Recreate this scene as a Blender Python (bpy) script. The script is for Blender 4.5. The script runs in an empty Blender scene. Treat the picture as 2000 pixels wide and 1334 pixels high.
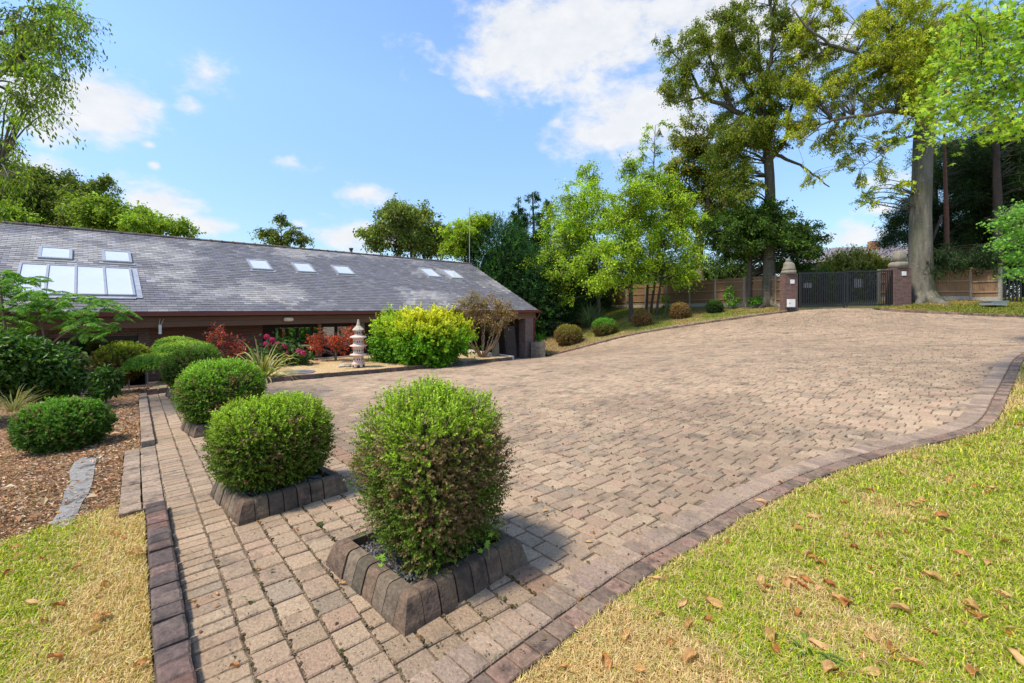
import bpy, math, random
import numpy as np
from mathutils import Vector
from mathutils.geometry import delaunay_2d_cdt
random.seed(7)
rng = np.random.default_rng(7)
R = math.radians
sc = bpy.context.scene

# ------------------------------------------------------------ camera, sky, sun, exposure
F, CX, HY, CAMZ = 870.0, 1000.0, 602.0, 1.6      # focal length and horizon of the 2000 px photograph
cam_d = bpy.data.cameras.new("camera"); cam = bpy.data.objects.new("camera", cam_d)
sc.collection.objects.link(cam); sc.camera = cam
cam.location = (0, 0, CAMZ); cam.rotation_euler = (R(90), 0, 0)
cam_d.sensor_width = 36; cam_d.lens = F / 2000 * 36; cam_d.shift_y = -(667 - HY) / 2000
cam_d.clip_start = 0.05; cam_d.clip_end = 3000
SUN_AZ, SUN_EL = -118.0, 60.0       # azimuth of the sun measured from +Y towards +X
sun_dir = Vector((math.sin(R(SUN_AZ)) * math.cos(R(SUN_EL)), math.cos(R(SUN_AZ)) * math.cos(R(SUN_EL)), math.sin(R(SUN_EL))))
sd = bpy.data.lights.new("sun", 'SUN'); so = bpy.data.objects.new("sun", sd); sc.collection.objects.link(so)
sd.energy = 3.2; sd.angle = R(6.0); sd.color = (1.0, 0.93, 0.80)
so.rotation_euler = sun_dir.to_track_quat('Z', 'Y').to_euler(); so.location = (-20, -20, 40)
sc.view_settings.view_transform = 'Standard'; sc.view_settings.look = 'None'
sc.view_settings.gamma = 1; sc.view_settings.exposure = 0.68
sc.cycles.max_bounces = 6; sc.cycles.transparent_max_bounces = 8

def build_world():
    w = bpy.data.worlds.new("World"); sc.world = w; w.use_nodes = True
    nt = w.node_tree; nt.nodes.clear(); N = nt.nodes.new; L = nt.links.new
    out = N('ShaderNodeOutputWorld'); bg = N('ShaderNodeBackground')
    sky = N('ShaderNodeTexSky'); sky.sky_type = 'NISHITA'; sky.sun_disc = False
    sky.sun_elevation = R(SUN_EL); sky.sun_rotation = R(SUN_AZ)
    sky.air_density = 1.0; sky.dust_density = 0.6; sky.ozone_density = 1.6
    def m(op, a, b=None, c=None):
        n = N('ShaderNodeMath'); n.operation = op
        for i, v in enumerate((a, b, c)):
            if v is None: continue
            if isinstance(v, (int, float)): n.inputs[i].default_value = v
            else: L(v, n.inputs[i])
        return n.outputs[0]
    tc = N('ShaderNodeTexCoord'); sep = N('ShaderNodeSeparateXYZ'); L(tc.outputs['Generated'], sep.inputs[0])
    az = m('ARCTAN2', sep.outputs[0], sep.outputs[1]); el = m('ARCSINE', sep.outputs[2])
    nz = N('ShaderNodeTexNoise'); nz.inputs['Scale'].default_value = 5.5; nz.inputs['Detail'].default_value = 9
    nz.inputs['Roughness'].default_value = 0.62; nz.inputs['Distortion'].default_value = 0.35
    mp = N('ShaderNodeMapping'); mp.inputs['Scale'].default_value = (1, 1, 1.7); L(tc.outputs['Generated'], mp.inputs[0]); L(mp.outputs[0], nz.inputs[0])
    nb = N('ShaderNodeTexNoise'); nb.inputs['Scale'].default_value = 22; nb.inputs['Detail'].default_value = 6; nb.inputs['Roughness'].default_value = 0.6; L(mp.outputs[0], nb.inputs[0])
    nn = m('ADD', m('MULTIPLY', m('SUBTRACT', nz.outputs[0], 0.5), 2.6), m('MULTIPLY', m('SUBTRACT', nb.outputs[0], 0.5), 1.1))
    blobs = [(1180,60,270,90,.55),(1290,200,190,95,.45),(1400,60,180,110,.5),(1040,90,150,55,.3),(1560,90,140,120,.1),(190,205,140,58,.45),(90,190,100,60,.4),(400,150,75,50,.2),(375,210,45,28,.2),
             (290,283,26,14,.15),(302,322,16,10,.15),(575,320,62,24,.2),(710,378,80,26,.3),(690,462,95,32,.35),(300,395,100,38,.3),(400,440,70,22,.2),(580,435,40,20,.1),
             (850,140,36,14,-.05),(940,182,40,12,-.05),(1210,250,90,55,.25),(1740,350,60,30,.25),(1650,465,80,28,.35),(1720,410,60,16,0),(1100,440,60,14,-.1),(60,330,110,30,.2)]
    acc = None
    for (x, y, rx, ry, s) in blobs:
        X, Z = (x - CX) / F, (HY - y) / F
        a0 = math.atan2(X, 1); e0 = math.asin(Z / math.sqrt(1 + X * X + Z * Z))
        k = math.cos(a0) ** 2
        wa = rx / F * k * 1.25; we = ry / F * math.cos(a0) * 1.25
        d = m('SQRT', m('ADD', m('POWER', m('DIVIDE', m('SUBTRACT', az, a0), wa), 2.0), m('POWER', m('DIVIDE', m('SUBTRACT', el, e0), we), 2.0)))
        v = m('SUBTRACT', 0.55 + s, d)
        v = m('MAXIMUM', v, -1.2)
        acc = v if acc is None else m('MAXIMUM', acc, v)
    back = m('MULTIPLY_ADD', sep.outputs[1], -1.6, -0.55)      # loose cumulus over the rest of the sky
    acc = m('MAXIMUM', acc, m('MINIMUM', back, 0.1))
    dens = m('ADD', acc, nn)
    mr = N('ShaderNodeMapRange'); mr.interpolation_type = 'SMOOTHSTEP'; mr.inputs[1].default_value = -0.05; mr.inputs[2].default_value = 0.75; L(dens, mr.inputs[0])
    sat = N('ShaderNodeHueSaturation'); sat.inputs['Saturation'].default_value = 1.02; sat.inputs['Value'].default_value = 1.4; L(sky.outputs[0], sat.inputs['Color'])
    shade = N('ShaderNodeMixRGB'); L(nb.outputs[0], shade.inputs[0]); shade.inputs[1].default_value = (4.3, 4.5, 4.9, 1); shade.inputs[2].default_value = (6.1, 6.05, 5.9, 1)
    ev = N('ShaderNodeMapRange'); ev.inputs[1].default_value = 0.0; ev.inputs[2].default_value = 0.42; ev.inputs[3].default_value = .60; ev.inputs[4].default_value = 1.22; L(sep.outputs[2], ev.inputs[0])
    sk2 = N('ShaderNodeVectorMath'); sk2.operation = 'SCALE'; L(sat.outputs[0], sk2.inputs[0]); L(ev.outputs[0], sk2.inputs['Scale'])
    hz = N('ShaderNodeVectorMath'); hz.operation = 'MULTIPLY'; L(sk2.outputs[0], hz.inputs[0]); hz.inputs[1].default_value = (.93, 1.0, 1.06)
    mix = N('ShaderNodeMixRGB'); L(m('MULTIPLY', mr.outputs[0], 0.93), mix.inputs[0]); L(hz.outputs[0], mix.inputs[1]); L(shade.outputs[0], mix.inputs[2])
    L(mix.outputs[0], bg.inputs[0]); bg.inputs[1].default_value = 0.108
    L(bg.outputs[0], out.inputs[0])
build_world()

# ------------------------------------------------------------ helpers
C = sc.collection
def tag(o, label=None, cat=None, group=None, kind=None):
    if label: o['label'] = label
    if cat: o['category'] = cat
    if group: o['group'] = group
    if kind: o['kind'] = kind
    return o
def empty(name, loc, label, cat, group=None):
    o = bpy.data.objects.new(name, None); o.empty_display_size = 0.2; C.objects.link(o); o.location = loc
    return tag(o, label, cat, group)
def nrm(a):
    a = np.asarray(a, float); return a / np.maximum(np.linalg.norm(a, axis=-1, keepdims=True), 1e-9)

class Geo:
    """collects polygons of any size, with a colour per vertex"""
    def __init__(s): s.v = []; s.c = []; s.loops = []; s.sizes = []; s.n = 0
    def add(s, verts, faces, col=(1, 1, 1)):
        verts = np.asarray(verts, float).reshape(-1, 3); k = len(verts)
        col = np.asarray(col, float); col = np.tile(col, (k, 1)) if col.ndim == 1 else col
        s.v.append(verts); s.c.append(col)
        for f in faces:
            s.loops.append(np.asarray(f, int) + s.n); s.sizes.append(len(f))
        s.n += k
    def block(s, verts, faces, cols):
        """many equal pieces: verts (N,k,3), faces list of tuples, cols (N,3)"""
        N, k = verts.shape[:2]
        if N == 0: return
        s.v.append(verts.reshape(-1, 3)); s.c.append(np.repeat(cols, k, axis=0))
        off = (np.arange(N) * k + s.n)[:, None]
        for f in faces:
            a = (off + np.asarray(f)[None, :]); s.loops.append(a.reshape(-1)); s.sizes.extend([len(f)] * N)
        s.n += N * k
    def box(s, lo, hi, M=None, col=(1, 1, 1)):
        x0, y0, z0 = lo; x1, y1, z1 = hi
        v = np.array([(x0,y0,z0),(x1,y0,z0),(x1,y1,z0),(x0,y1,z0),(x0,y0,z1),(x1,y0,z1),(x1,y1,z1),(x0,y1,z1)], float)
        if M is not None: v = np.array([M(*p) for p in v])
        s.add(v, [(0,3,2,1),(4,5,6,7),(0,1,5,4),(1,2,6,5),(2,3,7,6),(3,0,4,7)], col)
    def loft(s, rings, col=(1, 1, 1), cap=True):
        n = len(rings[0]); v = np.concatenate([np.asarray(r, float) for r in rings]); fs = []
        for i in range(len(rings) - 1):
            for j in range(n):
                a, b = i * n + j, i * n + (j + 1) % n
                fs.append((a, b, b + n, a + n))
        if cap: fs.append(tuple(range(n))[::-1]); fs.append(tuple((len(rings) - 1) * n + j for j in range(n)))
        s.add(v, fs, col)
    def tube(s, pts, rad, n=6, col=(1, 1, 1), wob=0.0):
        pts = np.asarray(pts, float); m = len(pts)
        rad = np.broadcast_to(np.asarray(rad, float), (m,))
        t = nrm(np.gradient(pts, axis=0)); ref = np.array([0, 0, 1.0]) if abs(t[0][2]) < .9 else np.array([1.0, 0, 0])
        rings = []; a = nrm(np.cross(t[0], ref))
        for i in range(m):
            a = nrm(a - t[i] * np.dot(a, t[i])); b = np.cross(t[i], a)
            ang = np.arange(n) * 2 * math.pi / n
            rr = rad[i] * (1 + wob * np.sin(ang * 3 + i * .8) + wob * .6 * np.sin(ang * 5 - i * .5)) if wob else rad[i]
            rings.append(pts[i] + np.cos(ang)[:, None] * a * (rr[:, None] if wob else rr) + np.sin(ang)[:, None] * b * (rr[:, None] if wob else rr))
        s.loft(rings, col)
    def build(s, name, mat, parent=None, smooth=False, loc=None):
        me = bpy.data.meshes.new(name)
        v = np.concatenate(s.v).astype(np.float32); c = np.concatenate(s.c)
        if loc is not None: v = v - np.asarray(loc, np.float32)
        elif parent is not None: v = v - np.asarray(wloc(parent), np.float32)
        loops = np.concatenate(s.loops).astype(np.int32); sizes = np.asarray(s.sizes, np.int32)
        me.vertices.add(len(v)); me.vertices.foreach_set('co', v.ravel())
        me.loops.add(len(loops)); me.loops.foreach_set('vertex_index', loops)
        me.polygons.add(len(sizes)); st = np.concatenate([[0], np.cumsum(sizes)[:-1]]).astype(np.int32)
        me.polygons.foreach_set('loop_start', st); me.polygons.foreach_set('loop_total', sizes)
        me.polygons.foreach_set('use_smooth', np.full(len(sizes), bool(smooth)))
        at = me.color_attributes.new('Col', 'FLOAT_COLOR', 'POINT')
        at.data.foreach_set('color', np.concatenate([c, np.ones((len(c), 1))], 1).astype(np.float32).ravel())
        me.update(calc_edges=True); me.validate()
        me.materials.append(mat)
        o = bpy.data.objects.new(name, me); C.objects.link(o)
        if parent is not None: o.parent = parent
        if loc is not None: o.location = tuple(float(q) for q in loc)
        return o
def wloc(o):
    p = np.array(o.location)
    while o.parent is not None: o = o.parent; p = p + np.array(o.location)
    return p

def ray(px, py): return np.array([(px - CX) / F, 1.0, (HY - py) / F])
def at(px, py, D): return np.array([0, 0, CAMZ]) + ray(px, py) * D

# value noise
_lat = rng.random((64, 64))
def vn(x, y, s, o=0):
    x = np.asarray(x, float) / s + o * 7.13 + 1000; y = np.asarray(y, float) / s + o * 3.71 + 1000
    i = np.floor(x).astype(int); j = np.floor(y).astype(int); fx = x - i; fy = y - j
    fx = fx * fx * (3 - 2 * fx); fy = fy * fy * (3 - 2 * fy)
    g = lambda a, b: _lat[a % 64, b % 64]
    return (g(i, j) * (1 - fx) + g(i + 1, j) * fx) * (1 - fy) + (g(i, j + 1) * (1 - fx) + g(i + 1, j + 1) * fx) * fy
def fb(x, y, s, o=0): return (vn(x, y, s, o) * .5 + vn(x, y, s / 2.1, o + 1) * .3 + vn(x, y, s / 4.3, o + 2) * .2)

# ---- terrain: smooth surface through measured points
A_ = np.array([-1.35, 1.9]); C0 = np.array([-8.2, 10.0]); K1 = np.array([.116, 16.8])
CTRL = [(0,0,0),(0,2,0),(-1.35,1.9,0),(1.2,3,.01),(-4.7,5.9,-.17),(-8.2,10,-.35),(.116,16.8,-.35),(-4,13.4,-.35),(.8,24.6,-1.15),(2.0,25.2,-1.12),
        (6.7,25.5,.05),(9.6,25.15,.57),(12.5,24.8,1.03),(14.95,24.5,1.40),(18,23.7,1.58),(20,23.2,1.6),(21.8,19,1.2),(10.2,9.1,.57),(7.4,6.5,.42),(5.85,5.3,.27),(5,5.1,.15),(2.5,3.9,.04),
        (7.6,38,1.5),(11,33,1.6),(15.9,26,1.65),(22,24.5,1.95),(27,24,2.0),(30,14,1.6),(14,3,.75),(6,0,.3),(3,-6,.1),(2.6,31,-.3),(-3,32,-1.3),(-12,22,-1.3),
        (-10.5,12.6,-.6),(-11.8,11.5,-.62),(-9,7,-.52),(-5,3,-.15),(-15,8,-.85),(-8,2,-.35),(-20,12,-1.2),(4.2,30,-.1),(5,28,-.15),(40,40,2.2),(-40,40,-1.4),(-40,0,-1.5),(40,0,1.6),(0,60,.5),(-20,-20,-.6),(20,-20,.6)]
CTRL = np.array(CTRL, float)
def _tps():
    P = CTRL[:, :2]; n = len(P); d = np.linalg.norm(P[:, None] - P[None], axis=-1)
    K = np.where(d > 0, d * d * np.log(d + 1e-12), 0) + np.eye(n) * .25
    Q = np.concatenate([np.ones((n, 1)), P], 1)
    M = np.block([[K, Q], [Q.T, np.zeros((3, 3))]])
    return np.linalg.solve(M, np.concatenate([CTRL[:, 2], np.zeros(3)]))
W_ = _tps()
def Z(x, y):
    x = np.asarray(x, float); y = np.asarray(y, float); sh = x.shape; x = np.clip(x.ravel(), -40, 40); y = np.clip(y.ravel(), -20, 60)
    d2 = (x[:, None] - CTRL[None, :, 0]) ** 2 + (y[:, None] - CTRL[None, :, 1]) ** 2
    K = .5 * d2 * np.log(d2 + 1e-12)
    r = K @ W_[:-3] + W_[-3] + W_[-2] * x + W_[-1] * y
    return r.reshape(sh)
def Zf(x, y): return float(Z(np.array([x]), np.array([y]))[0])
def G(px, py, dz=0.0, lo=.8, hi=60):
    """the point of the ground seen in the direction of (px, py)"""
    r = ray(px, py); t = np.concatenate([np.arange(lo, 12, .02), np.arange(12, hi, .06)])
    X = r[0] * t; Y = t; zz = CAMZ + r[2] * t; g = Z(X, Y) + dz
    i = np.argmax(zz < g)
    if not (zz < g).any(): i = np.argmin(zz - g)
    return np.array([X[i], Y[i], g[i]])

# ---- materials
def node_mat(name):
    m = bpy.data.materials.new(name); m.use_nodes = True; nt = m.node_tree
    return m, nt, nt.nodes['Principled BSDF']
def attr_mat(name, rough=.85, noise=0, amt=.25, bump=0, bscale=40, spec=.3, tint=None, dark=None, dscale=3, metallic=0):
    """vertex colour x procedural noise, with bump"""
    m, nt, b = node_mat(name); N = nt.nodes.new; L = nt.links.new
    a = N('ShaderNodeAttribute'); a.attribute_name = 'Col'; col = a.outputs['Color']
    if tint: 
        x = N('ShaderNodeRGB'); x.outputs[0].default_value = (*tint, 1); col = x.outputs[0]
    tc = N('ShaderNodeTexCoord')
    if noise:
        n = N('ShaderNodeTexNoise'); n.inputs['Scale'].default_value = noise; n.inputs['Detail'].default_value = 8; n.inputs['Roughness'].default_value = .65; L(tc.outputs['Object'], n.inputs[0])
        r = N('ShaderNodeMapRange'); r.inputs[1].default_value = .3; r.inputs[2].default_value = .7; r.inputs[3].default_value = 1 - amt; r.inputs[4].default_value = 1 + amt; L(n.outputs[0], r.inputs[0])
        mx = N('ShaderNodeVectorMath'); mx.operation = 'SCALE'; L(col, mx.inputs[0]); L(r.outputs[0], mx.inputs['Scale']); col = mx.outputs[0]
    if dark:
        n = N('ShaderNodeTexNoise'); n.inputs['Scale'].default_value = dscale; n.inputs['Detail'].default_value = 10; n.inputs['Roughness'].default_value = .7; L(tc.outputs['Object'], n.inputs[0])
        r = N('ShaderNodeMapRange'); r.inputs[1].default_value = .52; r.inputs[2].default_value = .68; L(n.outputs[0], r.inputs[0])
        mx = N('ShaderNodeMixRGB'); L(r.outputs[0], mx.inputs[0]); L(col, mx.inputs[1]); mx.inputs[2].default_value = (*dark, 1); col = mx.outputs[0]
    L(col, b.inputs['Base Color']); b.inputs['Roughness'].default_value = rough; b.inputs['Specular IOR Level'].default_value = spec; b.inputs['Metallic'].default_value = metallic
    if bump:
        n = N('ShaderNodeTexNoise'); n.inputs['Scale'].default_value = bscale; n.inputs['Detail'].default_value = 8; L(tc.outputs['Object'], n.inputs[0])
        bp = N('ShaderNodeBump'); bp.inputs['Strength'].default_value = bump; bp.inputs['Distance'].default_value = .02; L(n.outputs[0], bp.inputs['Height']); L(bp.outputs[0], b.inputs['Normal'])
    return m
def leaf_mat(name, tr=.40, rough=.55, spec=.2):
    m, nt, b = node_mat(name); N = nt.nodes.new; L = nt.links.new
    a = N('ShaderNodeAttribute'); a.attribute_name = 'Col'
    L(a.outputs['Color'], b.inputs['Base Color']); b.inputs['Roughness'].default_value = rough; b.inputs['Specular IOR Level'].default_value = spec
    t = N('ShaderNodeBsdfTranslucent'); g = N('ShaderNodeMixRGB'); g.blend_type = 'MULTIPLY'; g.inputs[0].default_value = 1; L(a.outputs['Color'], g.inputs[1]); g.inputs[2].default_value = (1.25, 1.3, .6, 1); L(g.outputs[0], t.inputs[0])
    mx = N('ShaderNodeMixShader'); mx.inputs[0].default_value = tr; L(b.outputs[0], mx.inputs[1]); L(t.outputs[0], mx.inputs[2]); L(mx.outputs[0], nt.nodes['Material Output'].inputs[0])
    return m
def brick_mat(name, c1, c2, mortar, sx=.225, sy=.075, rot=0):
    m, nt, b = node_mat(name); N = nt.nodes.new; L = nt.links.new
    tc = N('ShaderNodeTexCoord'); sp = N('ShaderNodeSeparateXYZ'); L(tc.outputs['Object'], sp.inputs[0])
    ad = N('ShaderNodeMath'); ad.operation = 'ADD'; L(sp.outputs[0], ad.inputs[0]); L(sp.outputs[1], ad.inputs[1])
    cb = N('ShaderNodeCombineXYZ'); L(ad.outputs[0], cb.inputs[0]); L(sp.outputs[2], cb.inputs[1])
    br = N('ShaderNodeTexBrick'); br.inputs['Scale'].default_value = 1; br.inputs['Brick Width'].default_value = sx; br.inputs['Row Height'].default_value = sy; br.inputs['Mortar Size'].default_value = .008
    br.inputs['Color1'].default_value = (*c1, 1); br.inputs['Color2'].default_value = (*c2, 1); br.inputs['Mortar'].default_value = (*mortar, 1); L(cb.outputs[0], br.inputs[0])
    n = N('ShaderNodeTexNoise'); n.inputs['Scale'].default_value = 6; n.inputs['Detail'].default_value = 8; L(tc.outputs['Object'], n.inputs[0])
    mx = N('ShaderNodeMixRGB'); mx.blend_type = 'OVERLAY'; mx.inputs[0].default_value = .6; L(br.outputs[0], mx.inputs[1]); L(n.outputs[0], mx.inputs[2]); L(mx.outputs[0], b.inputs['Base Color'])
    b.inputs['Roughness'].default_value = .9
    bp = N('ShaderNodeBump'); bp.inputs['Strength'].default_value = .6; bp.inputs['Distance'].default_value = .01; bp.invert = True; L(br.outputs['Fac'], bp.inputs['Height']); L(bp.outputs[0], b.inputs['Normal'])
    return m
def plain(name, col, rough=.6, metallic=0, spec=.5, noise=8, amt=.12, bump=.1):
    return attr_mat(name, rough, noise, amt, bump, 30, spec, tint=col, metallic=metallic)
def wood_mat(name, c1, c2, axis=2, scale=1.0, plank=.12):
    m, nt, b = node_mat(name); N = nt.nodes.new; L = nt.links.new
    tc = N('ShaderNodeTexCoord'); mp = N('ShaderNodeMapping'); L(tc.outputs['Object'], mp.inputs[0])
    s = [2, 2, 2]; s[axis] = 30; mp.inputs['Scale'].default_value = s
    n = N('ShaderNodeTexNoise'); n.inputs['Scale'].default_value = scale; n.inputs['Detail'].default_value = 8; L(mp.outputs[0], n.inputs[0])
    mx = N('ShaderNodeMixRGB'); L(n.outputs[0], mx.inputs[0]); mx.inputs[1].default_value = (*c1, 1); mx.inputs[2].default_value = (*c2, 1)
    L(mx.outputs[0], b.inputs['Base Color']); b.inputs['Roughness'].default_value = .7
    bp = N('ShaderNodeBump'); bp.inputs['Strength'].default_value = .4; bp.inputs['Distance'].default_value = .01; L(n.outputs[0], bp.inputs['Height']); L(bp.outputs[0], b.inputs['Normal'])
    return m
def glass_mat(name, col=(.6, .7, .68), rough=.03, alpha=.25):
    m, nt, b = node_mat(name); N = nt.nodes.new; L = nt.links.new
    gl = N('ShaderNodeBsdfGlossy'); gl.inputs['Roughness'].default_value = rough; gl.inputs[0].default_value = (.9, .95, 1, 1)
    tr = N('ShaderNodeBsdfTransparent'); tr.inputs[0].default_value = (*col, 1)
    fr = N('ShaderNodeFresnel'); fr.inputs[0].default_value = 1.5
    ad = N('ShaderNodeMath'); ad.operation = 'ADD'; L(fr.outputs[0], ad.inputs[0]); ad.inputs[1].default_value = alpha
    mx = N('ShaderNodeMixShader'); L(ad.outputs[0], mx.inputs[0]); L(tr.outputs[0], mx.inputs[1]); L(gl.outputs[0], mx.inputs[2]); L(mx.outputs[0], nt.nodes['Material Output'].inputs[0])
    return m
M_leaf = leaf_mat('foliage'); M_gloss = leaf_mat('glossy_foliage', .25, .4, .28); M_grass = leaf_mat('grass_blades', .3, .6, .2); M_dry = leaf_mat('dry_leaves', .2, .7, .2)
M_box = leaf_mat('box_foliage', .32, .5, .22)
M_bark = attr_mat('bark', .9, 9, .35, .8, 25)
def beech_bark():
    m, nt, b = node_mat('beech_bark'); N = nt.nodes.new; L = nt.links.new
    a = N('ShaderNodeAttribute'); a.attribute_name = 'Col'; tc = N('ShaderNodeTexCoord')
    def nz(sc_, s, d=9, r=.7):
        mp = N('ShaderNodeMapping'); mp.inputs['Scale'].default_value = sc_; L(tc.outputs['Object'], mp.inputs[0]); n = N('ShaderNodeTexNoise'); n.inputs['Scale'].default_value = s; n.inputs['Detail'].default_value = d; n.inputs['Roughness'].default_value = r; L(mp.outputs[0], n.inputs[0]); return n.outputs[0]
    def mixc(f, lo, hi, c1, c2, k=1.0):
        r_ = N('ShaderNodeMapRange'); r_.inputs[1].default_value = lo; r_.inputs[2].default_value = hi; r_.inputs[4].default_value = k; L(f, r_.inputs[0]); x = N('ShaderNodeMixRGB'); L(r_.outputs[0], x.inputs[0]); L(c1, x.inputs[1]); x.inputs[2].default_value = (*c2, 1); return x.outputs[0]
    c = mixc(nz((3, 3, .35), 2.0), .42, .62, a.outputs['Color'], (.055, .05, .032), .75)
    c = mixc(nz((1, 1, .5), 1.1), .5, .62, c, (.075, .085, .028), .8)
    c = mixc(nz((1, 1, 2.2), 5.0), .58, .66, c, (.30, .28, .22), .6)
    L(c, b.inputs['Base Color']); b.inputs['Roughness'].default_value = .85
    bp = N('ShaderNodeBump'); bp.inputs['Strength'].default_value = .7; bp.inputs['Distance'].default_value = .03; L(nz((1, 1, 3), 7), bp.inputs['Height']); L(bp.outputs[0], b.inputs['Normal'])
    return m
M_beech = beech_bark()
M_paver = attr_mat('paving_blocks', .88, 55, .28, .55, 70, dark=(.13, .10, .07), dscale=2.3)
M_kerb = attr_mat('kerb_stone', .9, 30, .4, .45, 60, dark=(.045, .035, .03), dscale=4)
M_joint = attr_mat('joint_sand', .95, 20, .5, .6, 60, tint=(.17, .12, .075))
M_slate = attr_mat('slates', .55, 25, .15, .15, 30, spec=.5)
M_soil = attr_mat('soil', .95, 12, .5, .9, 25)

# ------------------------------------------------------------ surfaces
def in_poly(x, y, poly):
    poly = np.asarray(poly); ins = np.zeros(np.shape(x), bool); n = len(poly)
    for i in range(n):
        x0, y0 = poly[i]; x1, y1 = poly[(i + 1) % n]
        if y0 == y1: continue
        c = ((y0 > y) != (y1 > y)) & (x < (x1 - x0) * (y - y0) / (y1 - y0) + x0)
        ins ^= c
    return ins
def dist_poly(x, y, poly, closed=True):
    poly = np.asarray(poly, float); best = np.full(np.shape(x), 1e9); n = len(poly)
    for i in range(n if closed else n - 1):
        a = poly[i]; b = poly[(i + 1) % n]; d = b - a; l2 = (d @ d) + 1e-12
        t = np.clip(((x - a[0]) * d[0] + (y - a[1]) * d[1]) / l2, 0, 1)
        best = np.minimum(best, np.hypot(x - a[0] - t * d[0], y - a[1] - t * d[1]))
    return best
def sheet(name, poly, dz, mat, step=.5, zfun=None, colfun=None, kind='structure', label=None, cat=None, bumpz=0, skirt=0):
    poly = np.asarray(poly, float); lo = poly.min(0); hi = poly.max(0)
    gx, gy = np.meshgrid(np.arange(lo[0], hi[0], step), np.arange(lo[1], hi[1], step)); gx = gx.ravel(); gy = gy.ravel()
    k = in_poly(gx, gy, poly) & (dist_poly(gx, gy, poly) > step * .35); gx = gx[k]; gy = gy[k]
    bd = []
    for i in range(len(poly)):
        a = poly[i]; b = poly[(i + 1) % len(poly)]; n = max(1, int(np.linalg.norm(b - a) / step))
        for j in range(n): bd.append(a + (b - a) * j / n)
    nb = len(bd)
    pts = [Vector((float(p[0]), float(p[1]))) for p in bd] + [Vector((float(a), float(b))) for a, b in zip(gx, gy)]
    v, e, f, *_ = delaunay_2d_cdt(pts, [(i, (i + 1) % nb) for i in range(nb)], [list(range(nb))], 1, 1e-6)
    V = np.array([(p.x, p.y) for p in v]); z = (zfun or Z)(V[:, 0], V[:, 1]) + dz
    if bumpz: z = z + (fb(V[:, 0], V[:, 1], .6, 5) - .5) * bumpz
    g = Geo(); col = colfun(V[:, 0], V[:, 1]) if colfun else (1, 1, 1)
    g.add(np.column_stack([V, z]), [tuple(q) for q in f], col)
    o = g.build(name, mat, smooth=True)
    return tag(o, label, cat, kind=kind)
def lerp(a, b, t): t = np.asarray(t)[..., None]; return np.asarray(a) * (1 - t) + np.asarray(b) * t
def pal(n, cols, w=None, var=.18, cv=.35):
    cols = np.array(cols, float); w = None if w is None else np.array(w, float) / sum(w)
    c = cols[rng.choice(len(cols), n, p=w)]
    return np.clip(c * (1 + rng.normal(0, var, (n, 1))) * (1 + rng.normal(0, var * cv, (n, 3))), .004, .95)

PX = lambda pts: [tuple(G(x, y)[:2]) for x, y in pts]
border_px = [(1005,1334),(1180,1192),(1270,1120),(1370,1065),(1500,980),(1650,912),(1800,870),(1905,846),(1950,826),(1968,779),(1985,738),(2000,698)]
border = [(-.67, 1.1), (-.4, 1.5)] + PX(border_px)
e_ = np.array(border[-1]); border += [tuple(e_ + (1.8, 1.2)), tuple(e_ + (4.5, 3.2)), tuple(e_ + (12, 6.5))]
def smooth_line(p, n=4):
    p = np.array(p, float)
    for _ in range(2):
        q = [p[0]]
        for i in range(len(p) - 1): q += [p[i] * .75 + p[i + 1] * .25, p[i] * .25 + p[i + 1] * .75]
        q.append(p[-1]); p = np.array(q)
    return p
border = smooth_line(border)
farkerb = smooth_line([(24.5, 17.5), (21.9, 18.9), (21.0, 20.2), (20.2, 21.2), (19.3, 22.0), (18.9, 23.1)])
bankkerb = smooth_line([tuple(q) for q in [(15.3, 24.45), (14.9, 24.2), (12.5, 24.6), (9.6, 25.0), (6.7, 25.3), (4, 25.4), (2.05, 25.3)]])
kd = nrm(C0 - A_)                      # direction of the left kerb, away from the camera
kn = np.array([kd[1], -kd[0]])         # to its right
A0 = A_ - kd * 1.0
drive = [tuple(p) for p in border] + [tuple(p) for p in farkerb[:]] + [(18.9, 23.6), (15.5, 24.6)] + [tuple(p) for p in bankkerb] + [(.9, 25.4), (-.6, 24.6), (-2.4, 21.6), tuple(K1 + (.1, .15)), tuple(K1), tuple(C0), tuple(A0)]
sheet('driveway', drive, -.012, M_joint, .45)

# block paving: every block a bevelled piece of one surface
vk = kd; uk = kn
warp = lambda a, b: (fb(a, b, 3.2, 3) - .5) * .10
def pave(test, umin, umax, wmin, wmax, width, lens, cols, jitter=.004):
    g = Geo(); V = []; CC = []
    us = []; u = umin
    while u < umax: us.append((u, u + width)); u += width
    for (u0, u1) in us:
        w = wmin - random.random() * .3
        while w < wmax:
            l = random.choice(lens); a, b = (u0 + u1) / 2, w + l / 2
            V.append((u0, u1, w, w + l)); w += l
    V = np.array(V); cu = (V[:, 0] + V[:, 1]) / 2; cw = (V[:, 2] + V[:, 3]) / 2
    X = A_[0] + cu * uk[0] + cw * vk[0]; Y = A_[1] + cu * uk[1] + cw * vk[1]
    k = test(X, Y, cu, cw); V = V[k]; X = X[k]; Y = Y[k]
    return V, X, Y
def paver_cols(X, Y, n):
    base = pal(n, [(.375,.275,.190),(.355,.258,.175),(.40,.298,.205),(.335,.245,.172),(.385,.265,.185),(.30,.235,.17)], [5,5,4,3,3,1.5], .05, .12)
    t = fb(X, Y, 2.6, 9)[:, None]
    return base * np.array([.97, .93, .87]) * (.70 + .54 * t) * (1 - .30 * np.clip(fb(X, Y, .9, 15) * 3 - 1.75, 0, 1))[:, None]
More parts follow.
